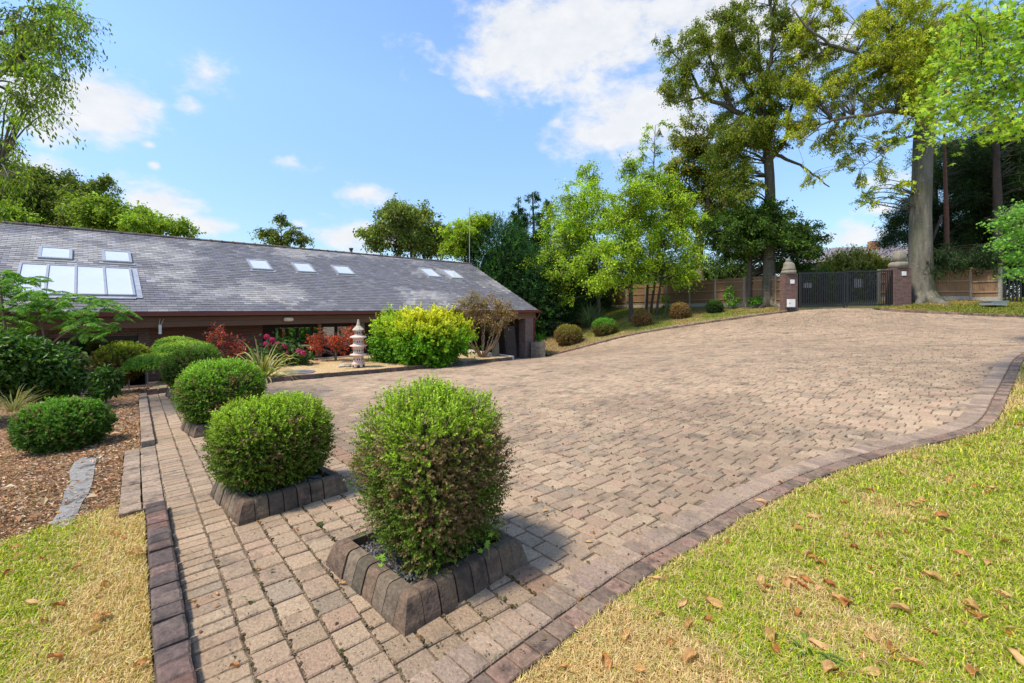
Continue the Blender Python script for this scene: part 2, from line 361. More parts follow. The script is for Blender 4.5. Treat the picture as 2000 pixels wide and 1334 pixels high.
def emit_blocks(g, quads, X, Y, cols, bev=.015, top=.0, low=-.012, hj=.0014, gap=.0055):
    """quads (N,4,2) plan corners"""
    n = len(quads); c = quads.mean(1, keepdims=True); d = quads - c; L = np.linalg.norm(d, axis=2, keepdims=True)
    outer = c + d * (1 - gap / L); inner = c + d * (1 - bev / L)
    zo = Z(outer[..., 0].ravel(), outer[..., 1].ravel()).reshape(n, 4); zi = Z(inner[..., 0].ravel(), inner[..., 1].ravel()).reshape(n, 4)
    h = rng.normal(0, hj, (n, 1)) + rng.normal(0, hj * .35, (n, 4)) + top
    v = np.zeros((n, 12, 3)); v[:, :4, :2] = outer; v[:, :4, 2] = zo + low
    v[:, 4:8, :2] = outer; v[:, 4:8, 2] = zo + h - bev * .45; v[:, 8:, :2] = inner; v[:, 8:, 2] = zi + h
    fs = [(8, 9, 10, 11)] + [(4 + j, 4 + (j + 1) % 4, 8 + (j + 1) % 4, 8 + j) for j in range(4)] + [(j, (j + 1) % 4, 4 + (j + 1) % 4, 4 + j) for j in range(4)]
    g.block(v, fs, cols)
gp = Geo()
bl = np.array(border)
BAND0, BAND1 = 1.52, 1.70              # the course that divides the planter strip from the drive
def to_xy(u, w):
    u = np.asarray(u); w = np.asarray(w); uu = u + warp(u * 1.0, w * 1.0) * np.clip(u / 1.5, 0, 1); ww = w + warp(w + 30, u + 11)
    return np.stack([A_[0] + uu * uk[0] + ww * vk[0], A_[1] + uu * uk[1] + ww * vk[1]], -1)
def region(u0, u1, w0, w1, width, lens, inset=.20, rot90=False, colmul=(1, 1, 1)):
    def test(X, Y, cu, cw): return in_poly(X, Y, drive) & (dist_poly(X, Y, bl, False) > .335 - .055) & (dist_poly(X, Y, np.array([K1, C0]), False) > .05) & (dist_poly(X, Y, farkerb, False) > .1)
    V, X, Y = pave(test, u0, u1, w0, w1, width, lens, None)
    j = lambda: rng.normal(0, .003, len(V))
    V[:, 2] += rng.uniform(0, .006, len(V)); V[:, 3] -= rng.uniform(0, .003, len(V)); V[:, 0] += rng.uniform(0, .003, len(V))
    q = np.stack([to_xy(V[:, 0] + j(), V[:, 2] + j()), to_xy(V[:, 1] + j(), V[:, 2] + j()), to_xy(V[:, 1] + j(), V[:, 3] + j()), to_xy(V[:, 0] + j(), V[:, 3] + j())], 1)
    emit_blocks(gp, q, X, Y, paver_cols(X, Y, len(V)) * np.array(colmul))
region(.004, .204, -3, 11, .20, [.10])                                     # header course beside the kerb
region(.204, BAND0, -3, 11, .1645, [.12, .16, .16, .20])
region(BAND0, BAND1, -3, 9, .18, [.21], colmul=(.86, .74, .72))
region(BAND1, 30, -8, 24, .14, [.18, .18, .18, .14, .21])
# edge courses following the curved border
def along(line, off0, off1, step, g, cols, top=0, low=-.02, bev=.019, close=None, hj=.003, gap=.0055):
    line = np.array(line); seg = np.linalg.norm(np.diff(line, axis=0), axis=1); s = np.concatenate([[0], np.cumsum(seg)])
    def P(t): return np.stack([np.interp(t, s, line[:, 0]), np.interp(t, s, line[:, 1])], -1)
    t = np.arange(0, s[-1] - step, step); t0 = t; t1 = t + step
    e = .15
    def T(t): return nrm(P(np.clip(t + e, 0, s[-1])) - P(np.clip(t - e, 0, s[-1])))
    def O(t, o): T_ = T(t); return P(t) + np.stack([-T_[:, 1], T_[:, 0]], -1) * o
    q = np.stack([O(t0, off0), O(t1, off0), O(t1, off1), O(t0, off1)], 1)
    if off1 < off0: q = q[:, ::-1]
    q = q + rng.normal(0, .002, q.shape)
    emit_blocks(g, q, None, None, cols(len(q)), bev, top, low, hj, gap)
along(border, .13, .335, .105, gp, lambda n: pal(n, [(.31,.22,.155),(.28,.20,.145),(.34,.24,.165)], None, .08, .1), top=.006, hj=.001, gap=.009)
o = gp.build('paving', M_paver); tag(o, kind='structure')
gk = Geo()
kcol = lambda n: pal(n, [(.20,.135,.095),(.23,.14,.10),(.16,.11,.08),(.23,.165,.115)], None, .12, .1)
along(border, -.0, .125, .125, gk, kcol, top=.008, low=-.14, bev=.013, hj=.0015)
along(farkerb, -.12, .0, .21, gk, kcol, top=.10, low=-.05, bev=.02)
along(bankkerb, -.12, .0, .21, gk, kcol, top=.09, low=-.05, bev=.02)
# left kerb: tumbled raised blocks near, flush pair in the middle, raised again to the corner
line = lambda s0, s1, o=0: [tuple(A_ + kd * s0 + kn * o), tuple(A_ + kd * s1 + kn * o)]
SL = float(np.linalg.norm(C0 - A_))
def side_s(py):                        # distance along the kerb for an image row
    best = min(np.linspace(-1, SL, 400), key=lambda s: abs(HY + F * (CAMZ - Zf(*(A_ + kd * s))) / (A_ + kd * s)[1] - py)); return float(best)
s_a, s_b = side_s(985), side_s(868)
dk = lambda n: pal(n, [(.15,.095,.075),(.115,.082,.068),(.19,.105,.08),(.10,.072,.06)], None, .2, .1)
along(line(-1.4, s_a), .0, .135, .125, gk, dk, top=.075, low=-.05, bev=.022, hj=.006)
pk = lambda n: pal(n, [(.31,.22,.15),(.28,.20,.14)], None, .1, .1)
along(line(s_a, s_b), .0, .15, .21, gk, pk, top=.004, bev=.012)
along(line(s_a, s_b), .154, .30, .21, gk, pk, top=.004, bev=.012)
along(line(s_b, SL), .0, .14, .2, gk, pk, top=.07, low=-.05, bev=.02)
# front kerb of the gravel bed, level with the paving
along([tuple(C0), tuple(K1)], .0, .11, .2, gk, lambda n: pal(n, [(.13,.09,.075),(.16,.11,.09)], None, .15), top=.12, low=-.05, bev=.015, hj=.003)
o = gk.build('kerb', M_kerb); tag(o, kind='structure')

# ---- ground sheets: soil, gravel bed, mulch, lawns
big = Geo(); xs = np.concatenate([[-900, -300, -120], np.arange(-60, 61, 2.0), [120, 300, 900]]); ys = np.concatenate([[-300, -100], np.arange(-30, 91, 2.0), [140, 300, 1200]])
gx, gy = np.meshgrid(xs, ys); zz = Z(gx, gy) - .13
# the house stands in a cutting
uh = np.array([math.sin(R(46)), math.cos(R(46))]); vh = np.array([-uh[1], uh[0]]); EH = np.array([1.44, 25.0])
ZF = -1.18
BB = np.array([-2.58, 20.6])           # back corner of the gravel bed
def pit(x, y):
    b = (x - BB[0]) * vh[0] + (y - BB[1]) * vh[1]; a = (x - BB[0]) * uh[0] + (y - BB[1]) * uh[1]
    return (b > -1.5) & (a < 7.5) & (y < 60) & (x < 2.4)
zz = np.where(pit(gx, gy), -1.55, zz)
zz = np.where(in_poly(gx, gy, drive), zz - .1, zz)
# lower the rough sheet near every finer one
n, m_ = gx.shape; fs = [(i * m_ + j, i * m_ + j + 1, (i + 1) * m_ + j + 1, (i + 1) * m_ + j) for i in range(n - 1) for j in range(m_ - 1)]
big.add(np.column_stack([gx.ravel(), gy.ravel(), zz.ravel() - .05]), fs, (.10, .10, .045))
tag(big.build('ground', M_soil, smooth=True), kind='structure')
# fitted soil under the beds
def lawn_col(x, y):
    t = np.clip((fb(x, y, .9, 23) - .45) * 3, 0, 1); return lerp((.22, .20, .045), (.36, .27, .12), t)
M_lawn = attr_mat('lawn_ground', .95, 30, .4, .8, 50)
lawnR = [tuple(p) for p in border[:-1]] + [(24, 12), (24, -3), (2, -3), (-.5, .2), (-.67, 1.1)]
lawnR = [tuple(p) for p in border] + [(26, 10), (24, -4), (1, -4), (-.9, .3)]
sheet('lawn_soil', lawnR, -.035, M_lawn, .35, colfun=lawn_col, bumpz=.03)
lk = lambda s, o: tuple(A_ + kd * s + kn * o)
g1 = G(0, 1050)[:2]; g2 = G(120, 1015)[:2]; g3 = G(200, 990)[:2]; g4 = G(260, 968)[:2]
lawnL = [lk(-2, -.14), lk(s_a + .05, -.14), tuple(g4), tuple(g3), tuple(g2), tuple(g1), (g1[0] - 2.5, g1[1] - .8), (-6, -2), (-1, -2)]
sheet('lawn_soil', lawnL, -.04, M_lawn, .3, colfun=lawn_col, bumpz=.03)
RE = lambda t: tuple(BB + uh * t)      # along the retaining edge behind the beds (t < 0 runs left)
mulch = [tuple(g1), tuple(g2), tuple(g3), tuple(g4), lk(s_a + .05, -.14), lk(s_a + .05, -.31), lk(s_b, -.31), lk(s_b, -.145), lk(SL, -.145), (-8.05, 10.6), (-10.2, 13.2), (-11.5, 12.0), (-14, 9.6), (-16, 7), (-12, 3), (g1[0] - 2.5, g1[1] - .8)]
def mulch_col(x, y): return lerp((.28, .17, .11), (.40, .27, .19), fb(x, y, .8, 31))
sheet('mulch_bed', mulch, -.05, M_soil, .3, colfun=mulch_col, bumpz=.05)
def bed_z(x, y): return np.full(np.shape(x), -.27)
bed = [tuple(C0 + kd * .1), tuple(K1 + kd * .1), tuple(K1 + (BB - K1) * .985), RE(-.15), RE(-9.0), (-9.6, 12.3)]
M_gravel = None
def gravel_mat():
    m, nt, b = node_mat('golden_gravel'); N = nt.nodes.new; L = nt.links.new
    tc = N('ShaderNodeTexCoord'); vo = N('ShaderNodeTexVoronoi'); vo.inputs['Scale'].default_value = 42; L(tc.outputs['Object'], vo.inputs[0])
    cr = N('ShaderNodeValToRGB'); cr.color_ramp.elements[0].color = (.30, .17, .06, 1); cr.color_ramp.elements[1].color = (.68, .50, .25, 1)
    sx = N('ShaderNodeSeparateXYZ'); L(vo.outputs['Color'], sx.inputs[0]); L(sx.outputs[0], cr.inputs[0])
    n = N('ShaderNodeTexNoise'); n.inputs['Scale'].default_value = 1.3; n.inputs['Detail'].default_value = 9; L(tc.outputs['Object'], n.inputs[0])
    r = N('ShaderNodeMapRange'); r.inputs[1].default_value = .54; r.inputs[2].default_value = .66; L(n.outputs[0], r.inputs[0])
    mx = N('ShaderNodeMixRGB'); L(r.outputs[0], mx.inputs[0]); L(cr.outputs[0], mx.inputs[1]); mx.inputs[2].default_value = (.20, .13, .06, 1)
    L(mx.outputs[0], b.inputs['Base Color']); b.inputs['Roughness'].default_value = .9
    bp = N('ShaderNodeBump'); bp.inputs['Strength'].default_value = .9; bp.inputs['Distance'].default_value = .015; bp.invert = True; L(vo.outputs['Distance'], bp.inputs['Height']); L(bp.outputs[0], b.inputs['Normal'])
    return m
M_gravel = gravel_mat()
sheet('gravel_bed', bed, 0, M_gravel, .3, zfun=bed_z, bumpz=.10)
bank = [tuple(p) for p in bankkerb[::-1]] + [(15.7, 24.9), (15.9, 26.3), (11.6, 33), (7.9, 38), (4, 40), (1.5, 36), (1.5, 30), (1.9, 26.6)]
def bank_col(x, y):
    d = dist_poly(x, y, bankkerb, False); t = np.clip((fb(x, y, 2.2, 41) - .5) * 4, 0, 1)
    c = lerp((.17, .18, .03), (.30, .22, .07), t); c = lerp((.34, .25, .17), c, np.clip((d - .55) * 5, 0, 1))
    e = np.clip((6.0 - x) / 2.5, 0, 1) * (y < 34); return lerp(c, (.28, .17, .085), e * .8)
sheet('bank_ground', bank, .05, M_lawn, .4, colfun=bank_col, bumpz=.06)
verge = [tuple(p) for p in farkerb] + [(19.2, 23.6), (21, 25.2), (40, 25.2), (40, 17), (26, 16.5)]
def verge_col(x, y):
    t = np.clip((fb(x, y, 2.0, 51) - .45) * 4, 0, 1); return lerp((.20, .20, .03), (.36, .25, .08), t)
sheet('verge_ground', verge, .06, M_lawn, .4, colfun=verge_col, bumpz=.07)

# ------------------------------------------------------------ the house
def H(a, b, c): return np.array([EH[0] + uh[0] * a + vh[0] * b, EH[1] + uh[1] * a + vh[1] * b, c])
def Ha(px, b=0.0):                     # distance along the eave for a direction of sight
    r = (px - CX) / F; Y0 = EH[1] + vh[1] * b; X0 = EH[0] + vh[0] * b
    return (r * Y0 - X0) / (uh[0] - r * uh[1])
def Hz(px, py, b=0.0):
    a = Ha(px, b); D = EH[1] + uh[1] * a + vh[1] * b; return CAMZ + (HY - py) / F * D
ZE, RL, ZR = 1.50, 6.05, 4.535         # eave height, plan depth of the slope, ridge height
pitch = math.atan2(ZR - ZE, RL); SLP = RL / math.cos(pitch); AL = -27.0
def roof(a, s, h=0):                   # a along the eave, s up the slope, h off it
    return H(a, s * math.cos(pitch) - h * math.sin(pitch), ZE + s * math.sin(pitch) + h * math.cos(pitch))
def roof_at(px, py):
    n = np.cross(np.array([*uh, 0]), roof(0, 1) - roof(0, 0)); r = ray(px, py); c = np.array([0, 0, CAMZ])
    t = np.dot(roof(0, 0) - c, n) / np.dot(r, n); p = c + r * t; q = p - roof(0, 0)
    return float(np.dot(q[:2], uh)), float(np.dot(q, nrm(roof(0, 1) - roof(0, 0))))
house = empty('house', tuple(H(-8, 3, ZF)), 'long low timber and brick bungalow with slate roof and row of skylights', 'house')
M_brick = brick_mat('brown_brick', (.20,.11,.085), (.13,.085,.075), (.22,.19,.16))
M_brick2 = brick_mat('red_brick', (.17,.08,.06), (.10,.055,.045), (.15,.12,.10))
M_clad = wood_mat('dark_red_cladding', (.11,.046,.03), (.22,.095,.06))
M_beam = wood_mat('brown_timber', (.11,.055,.035), (.21,.11,.065))
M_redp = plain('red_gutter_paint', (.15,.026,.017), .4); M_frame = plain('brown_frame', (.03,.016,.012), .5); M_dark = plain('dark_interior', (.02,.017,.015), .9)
M_alu = plain('grey_aluminium', (.42,.42,.42), .4, .5); M_white = plain('off_white', (.72,.70,.66), .5); M_lead = plain('lead_flashing', (.34,.35,.38), .5, .2, noise=4, amt=.3)
M_glass = glass_mat('window_glass'); M_balu = glass_mat('balustrade_glass', (.8, .9, .86), .05, .2)
def velux_glass():
    m, nt, b = node_mat('painted_sky_glass'); b.inputs['Base Color'].default_value = (.78, .80, .82, 1); b.inputs['Roughness'].default_value = .08; b.inputs['Specular IOR Level'].default_value = .9
    b.inputs['Coat Weight'].default_value = 1; b.inputs['Coat Roughness'].default_value = .02
    n = nt.nodes.new('ShaderNodeTexNoise'); n.inputs['Scale'].default_value = 1.5; cr = nt.nodes.new('ShaderNodeValToRGB')
    cr.color_ramp.elements[0].color = (.50, .52, .55, 1); cr.color_ramp.elements[1].color = (.68, .69, .70, 1); nt.links.new(n.outputs[0], cr.inputs[0]); nt.links.new(cr.outputs[0], b.inputs['Base Color'])  # mottled pale ramp paints the reflected sky and clouds into the panes
    return m
M_vglass = velux_glass()
# slates
g = Geo(); ex = .166; sw = .25; nr = int(SLP / ex) + 1; V = []; P0 = []
for i in range(nr):
    s0 = i * ex; s1 = min(s0 + ex, SLP)
    off = (i % 2) * sw / 2; aa = np.arange(AL, 0 - .001, sw) + off
    for a in aa:
        a1 = min(a + sw, .05)
        if a1 - a < .05: continue
        V.append((a + .003, a1 - .003, s0, s1))
V = np.array(V); N_ = len(V); lift = .014 + rng.random(N_) * .006
def rp(a, s, h):
    a = np.asarray(a); cb = math.cos(pitch); sb = math.sin(pitch); b = s * cb - h * sb
    return np.stack([EH[0] + uh[0] * a + vh[0] * b, EH[1] + uh[1] * a + vh[1] * b, ZE + s * sb + h * cb], -1)
t1 = rng.normal(0, .002, N_); t2 = rng.normal(0, .002, N_); js = rng.normal(0, .004, N_)
q = np.stack([rp(V[:, 0], V[:, 2] - .01 + js, lift + t1), rp(V[:, 1], V[:, 2] - .01 + js, lift + t2), rp(V[:, 1], V[:, 3] + .03, .002 + 0 * lift), rp(V[:, 0], V[:, 3] + .03, .002 + 0 * lift),
              rp(V[:, 0], V[:, 2] - .01 + js, 0 * lift), rp(V[:, 1], V[:, 2] - .01 + js, 0 * lift)], 1)
pt = fb(V[:, 0], V[:, 2] * 1.3, 2.4, 61); pt = np.clip((pt - .5) * 5.5, -.1, .9) + rng.normal(0, .2, N_)
cs = lerp((.145, .135, .138), (.33, .305, .28), np.clip(pt, 0, 1)) * (1 + rng.normal(0, .10, (N_, 1)))
bl_ = rng.random(N_) < .10; cs[bl_] = cs[bl_] * np.array([.95, .97, 1.15])
g.block(q, [(0, 1, 2, 3), (4, 5, 1, 0)], cs)
rf = g.build('roof', M_slate, house)
g = Geo(); g.add([roof(AL, -.01, -.02), roof(.05, -.01, -.02), roof(.05, SLP, -.02), roof(AL, SLP, -.02), H(AL, 2 * RL, ZE - .02), H(.05, 2 * RL, ZE - .02)], [(0, 1, 2, 3), (3, 2, 5, 4)], (.09, .085, .1)); g.build('roof_deck', M_slate, house)
g = Geo()
for a in np.arange(AL, .05, .42):
    rr = .085; a1 = min(a + .4, .06); z0 = random.uniform(-.006, .006)
    for (p0, p1, r_) in ((a, a1, rr), (a, a + .06, rr + .014)):
        g.loft([[H(p, RL + math.cos(t) * r_ * 1.5, ZR - .035 + z0 + math.sin(t) * r_) for t in np.linspace(0, math.pi, 8)] for p in (p0, p1)], pal(1, [(.13,.09,.075),(.10,.08,.075)])[0])
rt = g.build('ridge_tiles', M_kerb, rf)
# gutter, fascia, beam, soffit, verge board
def part(name, mat, boxes, parent=house, col=(1, 1, 1), smooth=False):
    g = Geo()
    for bx in boxes: g.box(bx[0], bx[1], H, col)
    return g.build(name, mat, parent, smooth)
part('gutter', M_redp, [((AL, -.12, ZE - .135), (.14, -.005, ZE - .012))])
part('soffit', M_frame, [((AL, -.004, ZE - .15), (.05, .55, ZE - .137))])
part('timber_beam', M_beam, [((AL, .16, 1.02), (.02, .34, 1.19)), ((AL, .175, 1.193), (.015, .33, 1.33))])
g = Geo(); p = [roof(.051, -.02, -.19), roof(.051, SLP, -.19), roof(.051, SLP, -.005), roof(.051, -.02, -.005)]; p2 = [q_ + np.array([*uh, 0]) * .03 for q_ in p]
g.loft([p, p2], (1, 1, 1)); g.build('verge_board', M_frame, house)
g = Geo(); g.tube([H(.08, -.06, ZE - .12), H(.08, -.05, 1.18), H(-.13, .12, .92), H(-.13, .12, -1.1)], .038, 8); g.build('downpipe', M_redp, house, True)
# brick pillar with pier behind it
ap = Ha(1012, .3); bpz = ZF - .1
part('brick_pillar', M_brick, [((-.82, .16, bpz), (-.16, .66, 1.018))])
part('gable_wall', M_brick, [((-.22, .8, bpz), (-.02, 2 * RL - .1, ZE - .3))])
g = Geo(); g.add([H(-.05, .8, ZE - .31), H(-.05, 2 * RL - .8, ZE - .31), H(-.05, RL, ZR - .3)], [(0, 1, 2)]); g.build('gable_boarding', M_clad, house)
# floor of the terrace and carport
part('terrace_floor', plain('pale_paving', (.36, .34, .31), .8), [((AL, -3.4, ZF - .2), (-.9, 2 * RL - .1, ZF))])
# left: brick strip, sliding door and brick pier
bw = 1.0
a_w0, a_w1 = Ha(270, bw), Ha(292, bw)
part('brick_pier', M_brick, [((a_w0, bw, ZF), (a_w1, bw + .3, ZE - .16))])
zd = Hz(235, 656, bw)
part('brick_lintel', M_brick, [((AL, bw + .02, zd), (a_w0 - .004, bw + .28, ZE - .16))])
a_d0, a_d1 = Ha(10, bw), a_w0 - .01
door = part('sliding_door', M_frame, [((a_d0, bw + .05, zd - .12), (a_d1, bw + .17, zd - .004)), ((a_d0, bw + .05, ZF + .004), (a_d1, bw + .17, ZF + .1))] +
     [((x_, bw + .06, ZF + .102), (x_ + .09, bw + .16, zd - .122)) for x_ in (a_d1 - .09, Ha(197, bw), Ha(140, bw), Ha(75, bw), a_d0)])
part('pane', M_glass, [((a_d0 + .1, bw + .1, ZF + .1), (a_d1 - .1, bw + .11, zd - .13))], door)
gcurt = Geo(); cx0, cx1 = Ha(221, bw + .5), Ha(262, bw + .5); n = 40
top = [H(cx0 + (cx1 - cx0) * i / n, bw + .5 + .04 * math.sin(i * 1.1), zd - .1) for i in range(n + 1)]; bot = [H(cx0 + (cx1 - cx0) * i / n, bw + .5 + .05 * math.sin(i * 1.1 + .3), ZF + .05) for i in range(n + 1)]
gcurt.add(np.array(top + bot), [(i, i + 1, n + 2 + i, n + 1 + i) for i in range(n)]); gcurt.build('curtain', plain('pale_curtain', (.62, .64, .56), .9), house, True)
# timber clad wall between the pier and the recess
a_c0, a_c1 = a_w1 + .004, Ha(513, bw)
g = Geo(); zc = ZF
while zc < ZE - .2:
    t = min(.13, ZE - .16 - zc)
    v = [H(a_c0, bw - .004, zc), H(a_c1, bw - .004, zc), H(a_c1, bw + .014, zc + t - .008), H(a_c0, bw + .014, zc + t - .008), H(a_c0, bw + .03, zc), H(a_c1, bw + .03, zc), H(a_c0, bw + .03, zc + t), H(a_c1, bw + .03, zc + t)]
    g.add(v, [(0, 1, 2, 3), (4, 5, 1, 0), (3, 2, 7, 6)], pal(1, [(1, 1, 1)], None, .1)[0]); zc += .13
g.box((a_c0, bw + .03, ZF), (a_c1, bw + .2, ZE - .17), H); g.build('clad_wall', M_clad, house)
# recessed glazed link: see-through windows onto the garden behind
br = 2.3; a_r1 = Ha(738, br); zs_, zt_ = Hz(600, 668, br), Hz(600, 640, br)
part('recess_side_wall', M_clad, [((a_c1 - .15, bw + .21, ZF), (a_c1, br + .1, ZE - .17))])
wl = Ha(545, br); wr_ = Ha(713, br)
part('recess_wall', M_frame, [((a_c1, br + .1, ZF), (a_r1, br + .2, ZF + .30)), ((a_c1, br + .1, zt_ + .02), (a_r1, br + .2, ZE + .6)), ((a_c1, br + .1, ZF + .302), (wl - .1, br + .2, zt_ + .018)), ((wr_ + .02, br + .1, ZF + .302), (a_r1, br + .2, zt_ + .018))])
bars = [Ha(x_, br) for x_ in (549, 582, 611, 629, 658, 690, 712)]
for i in range(len(bars) - 1):
    w_ = part('window', M_frame, [((bars[i] - .05, br + .06, ZF + .32), (bars[i] + .05, br + .18, zt_)), ((bars[i] + .052, br + .08, zs_ - .05), (bars[i + 1] - .052, br + .16, zs_ + .03)), ((bars[i] + .052, br + .08, ZF + .32), (bars[i + 1] - .052, br + .16, ZF + .42))])
    part('pane', M_glass, [((bars[i] + .052, br + .115, ZF + .42), (bars[i + 1] - .052, br + .125, zt_ - .002))], w_)
part('kitchen_counter', M_dark, [((Ha(553, br + 1.2), br + 1.2, ZF), (Ha(700, br + 1.2), br + 1.8, zs_ - .28))])
part('white_appliance', M_alu, [((Ha(556, br + .9), br + .9, ZF), (Ha(571, br + .9), br + 1.18, zs_ - .42))])
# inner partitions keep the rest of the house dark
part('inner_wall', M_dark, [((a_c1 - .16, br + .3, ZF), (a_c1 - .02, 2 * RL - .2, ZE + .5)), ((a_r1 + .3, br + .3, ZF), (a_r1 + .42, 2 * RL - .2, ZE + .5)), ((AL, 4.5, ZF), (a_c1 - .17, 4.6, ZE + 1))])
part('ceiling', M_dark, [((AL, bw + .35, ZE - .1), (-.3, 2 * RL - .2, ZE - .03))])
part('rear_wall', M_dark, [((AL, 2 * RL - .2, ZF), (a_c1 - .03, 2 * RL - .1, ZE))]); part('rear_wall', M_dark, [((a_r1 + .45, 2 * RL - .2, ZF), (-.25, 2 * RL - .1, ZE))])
part('post', plain('aged_post', (.17, .14, .07), .8), [((Ha(621, .5), .45, ZF), (Ha(621, .5) + .11, .56, 1.015))])
part('post_head', plain('aged_post_head', (.17, .14, .07), .8), [((Ha(702, .4), .36, .72), (Ha(702, .4) + .2, .56, 1.015))])
# carport: dark boarded back and side
part('boarded_wall', M_clad, [((a_r1 + .02, br + .05, ZF), (Ha(800, br), br + .15, ZE - .17)), ((Ha(803, br), 4.6, ZF), (-.3, 4.7, ZE - .12)), ((Ha(800, br), br + .15, ZF), (Ha(800, br) + .1, 4.59, ZE - .17))])
# lamps on the beam
g = Geo(); aL = Ha(563, .16); rings = []
for (b_, k) in ((.158, 1), (.11, 1), (.07, .86), (.055, .6)):
    rings.append([H(aL + math.copysign(abs(math.cos(t)) ** .5, math.cos(t)) * .17 * k, b_, 1.2 + math.copysign(abs(math.sin(t)) ** .6, math.sin(t)) * .075 * k) for t in np.linspace(0, 2 * math.pi, 20)[:-1]])
g.loft(rings); g.build('wall_lamp', plain('cream_plastic', (.75, .68, .5), .5), house, True)
g = Geo(); aS = Ha(312, .16); g.box((aS - .035, .06, .82), (aS + .035, .15, 1.10), H); sn = g.build('alarm_sensor', M_white, house)
g = Geo(); g.tube([H(aS - .02, .1, 1.1), H(aS + .0, .1, 1.28)], .006, 5); g.tube([H(aS + .02, .1, 1.1), H(aS + .09, .1, 1.27)], .006, 5); g.build('antenna_wire', M_white, sn)
# skylights
for (x0, x1, yb, yt) in [(73,141,506.5,484),(200,258,513,491),(492,533,528,509),(581,618,533,515.5),(660,694,537,521),(837,862,542,526),(882,907,545,529)]:
    a0, s0 = roof_at(x0, yb); a1, _ = roof_at(x1, yb + .08 * (x1 - x0) * .5); _, s1 = roof_at(x0 - 8, yt); s1 = max(s1, s0 + .7)
    g = Geo(); f = .075
    for (q0, q1, r0, r1) in ((a0, a1, s0, s0 + f), (a0, a1, s1 - f, s1), (a0, a0 + f, s0 + f + .002, s1 - f - .002), (a1 - f, a1, s0 + f + .002, s1 - f - .002)):
        g.box((q0, r0, .0), (q1, r1, .085), lambda a, s, h: roof(a, s, h))
    g.box((a0 - .08, s0 - .12, .018), (a1 + .08, s0 - .002, .03), roof)
    fr = g.build('skylight', M_alu, house)
    g = Geo(); g.box((a0 + f, s0 + f, .05), (a1 - f, s1 - f, .066), roof); g.build('pane', M_vglass, fr)
a0, s0 = roof_at(27, 578); _, s1 = roof_at(60, 519); edges = [roof_at(x_, 580)[0] for x_ in (27, 87, 147, 207, 262)]
g = Geo(); aE = edges[-1]
for e in edges: g.box((e - .028, s0, 0), (e + .028, s1, .10), roof)
for i in range(4):
    g.box((edges[i] + .037, s0, 0), (edges[i + 1] - .037, s0 + .05, .09), roof); g.box((edges[i] + .037, s1 - .05, 0), (edges[i + 1] - .037, s1, .09), roof)
ar = g.build('roof_glazing', M_alu, house)
for i in range(4):
    g = Geo(); g.box((edges[i] + .037, s0 + .051, .05), (edges[i + 1] - .029, s1 - .051, .07), roof); g.build('pane', M_vglass, ar)
g = Geo(); g.box((aE + .037, s0 - .1, .024), (aE + .2, s1 + .06, .04), roof); g.box((edges[0] - .1, s0 - .16, .026), (aE + .036, s0 - .002, .042), roof); g.build('flashing', M_lead, ar)
# vent and aerial
a_, _ = roof_at(689, 488); bz = H(Ha(689, RL), RL + .2, ZR)
g = Geo(); g.tube([bz + (0, 0, -.3), bz + (0, 0, .22)], .07, 10); g.tube([bz + (0, 0, .25), bz + (0, 0, .30)], .11, 10); g.tube([bz + (0, 0, .2), bz + (0, 0, .24)], .1, 10); g.build('flue_pipe', plain('dark_metal', (.06, .06, .065), .5), house, True)
bz = H(Ha(917, RL), RL, ZR); tp = CAMZ + (HY - 405) / F * bz[1]
g = Geo(); g.tube([bz - (0, 0, .4), (bz[0], bz[1], tp)], .022, 6); g.tube([(bz[0] - .15, bz[1], tp - .08), (bz[0] + .32, bz[1], tp - .02)], .012, 5)
for k in range(5): g.tube([(bz[0] + .02 + k * .06, bz[1] - .15, tp - .06 + k * .012), (bz[0] + .02 + k * .06, bz[1] + .15, tp - .06 + k * .012)], .006, 4)
g.build('aerial', M_alu, house)
# retaining edge of the beds, pale coping
rw = Geo()
def wall_line(p, q, z, th=.14, dep=1.2, col=(.5, .44, .4)):
    p = np.array(p); q = np.array(q); d = nrm(q - p); n = np.array([-d[1], d[0]]) * th / 2
    ring = lambda c, z_: None
    v = [(*(p - n), z), (*(q - n), z), (*(q + n), z), (*(p + n), z), (*(p - n), z - dep), (*(q - n), z - dep), (*(q + n), z - dep), (*(p + n), z - dep)]
    rw.add(v, [(0, 1, 2, 3), (4, 5, 1, 0), (5, 6, 2, 1), (6, 7, 3, 2), (7, 4, 0, 3)], col)
wall_line(K1 + kd * .14, BB + (0, 0), -.22, dep=1.1); wall_line(RE(0.0), RE(-9.2), -.22); wall_line(RE(-9.25), RE(-16), -.55, .16, .8, (.3, .24, .21))
tag(rw.build('retaining_wall', attr_mat('coping_stone', .9, 20, .3, .4, 30)), 'low wall with pale coping closing off the rear and end of the golden gravel bed', 'wall')

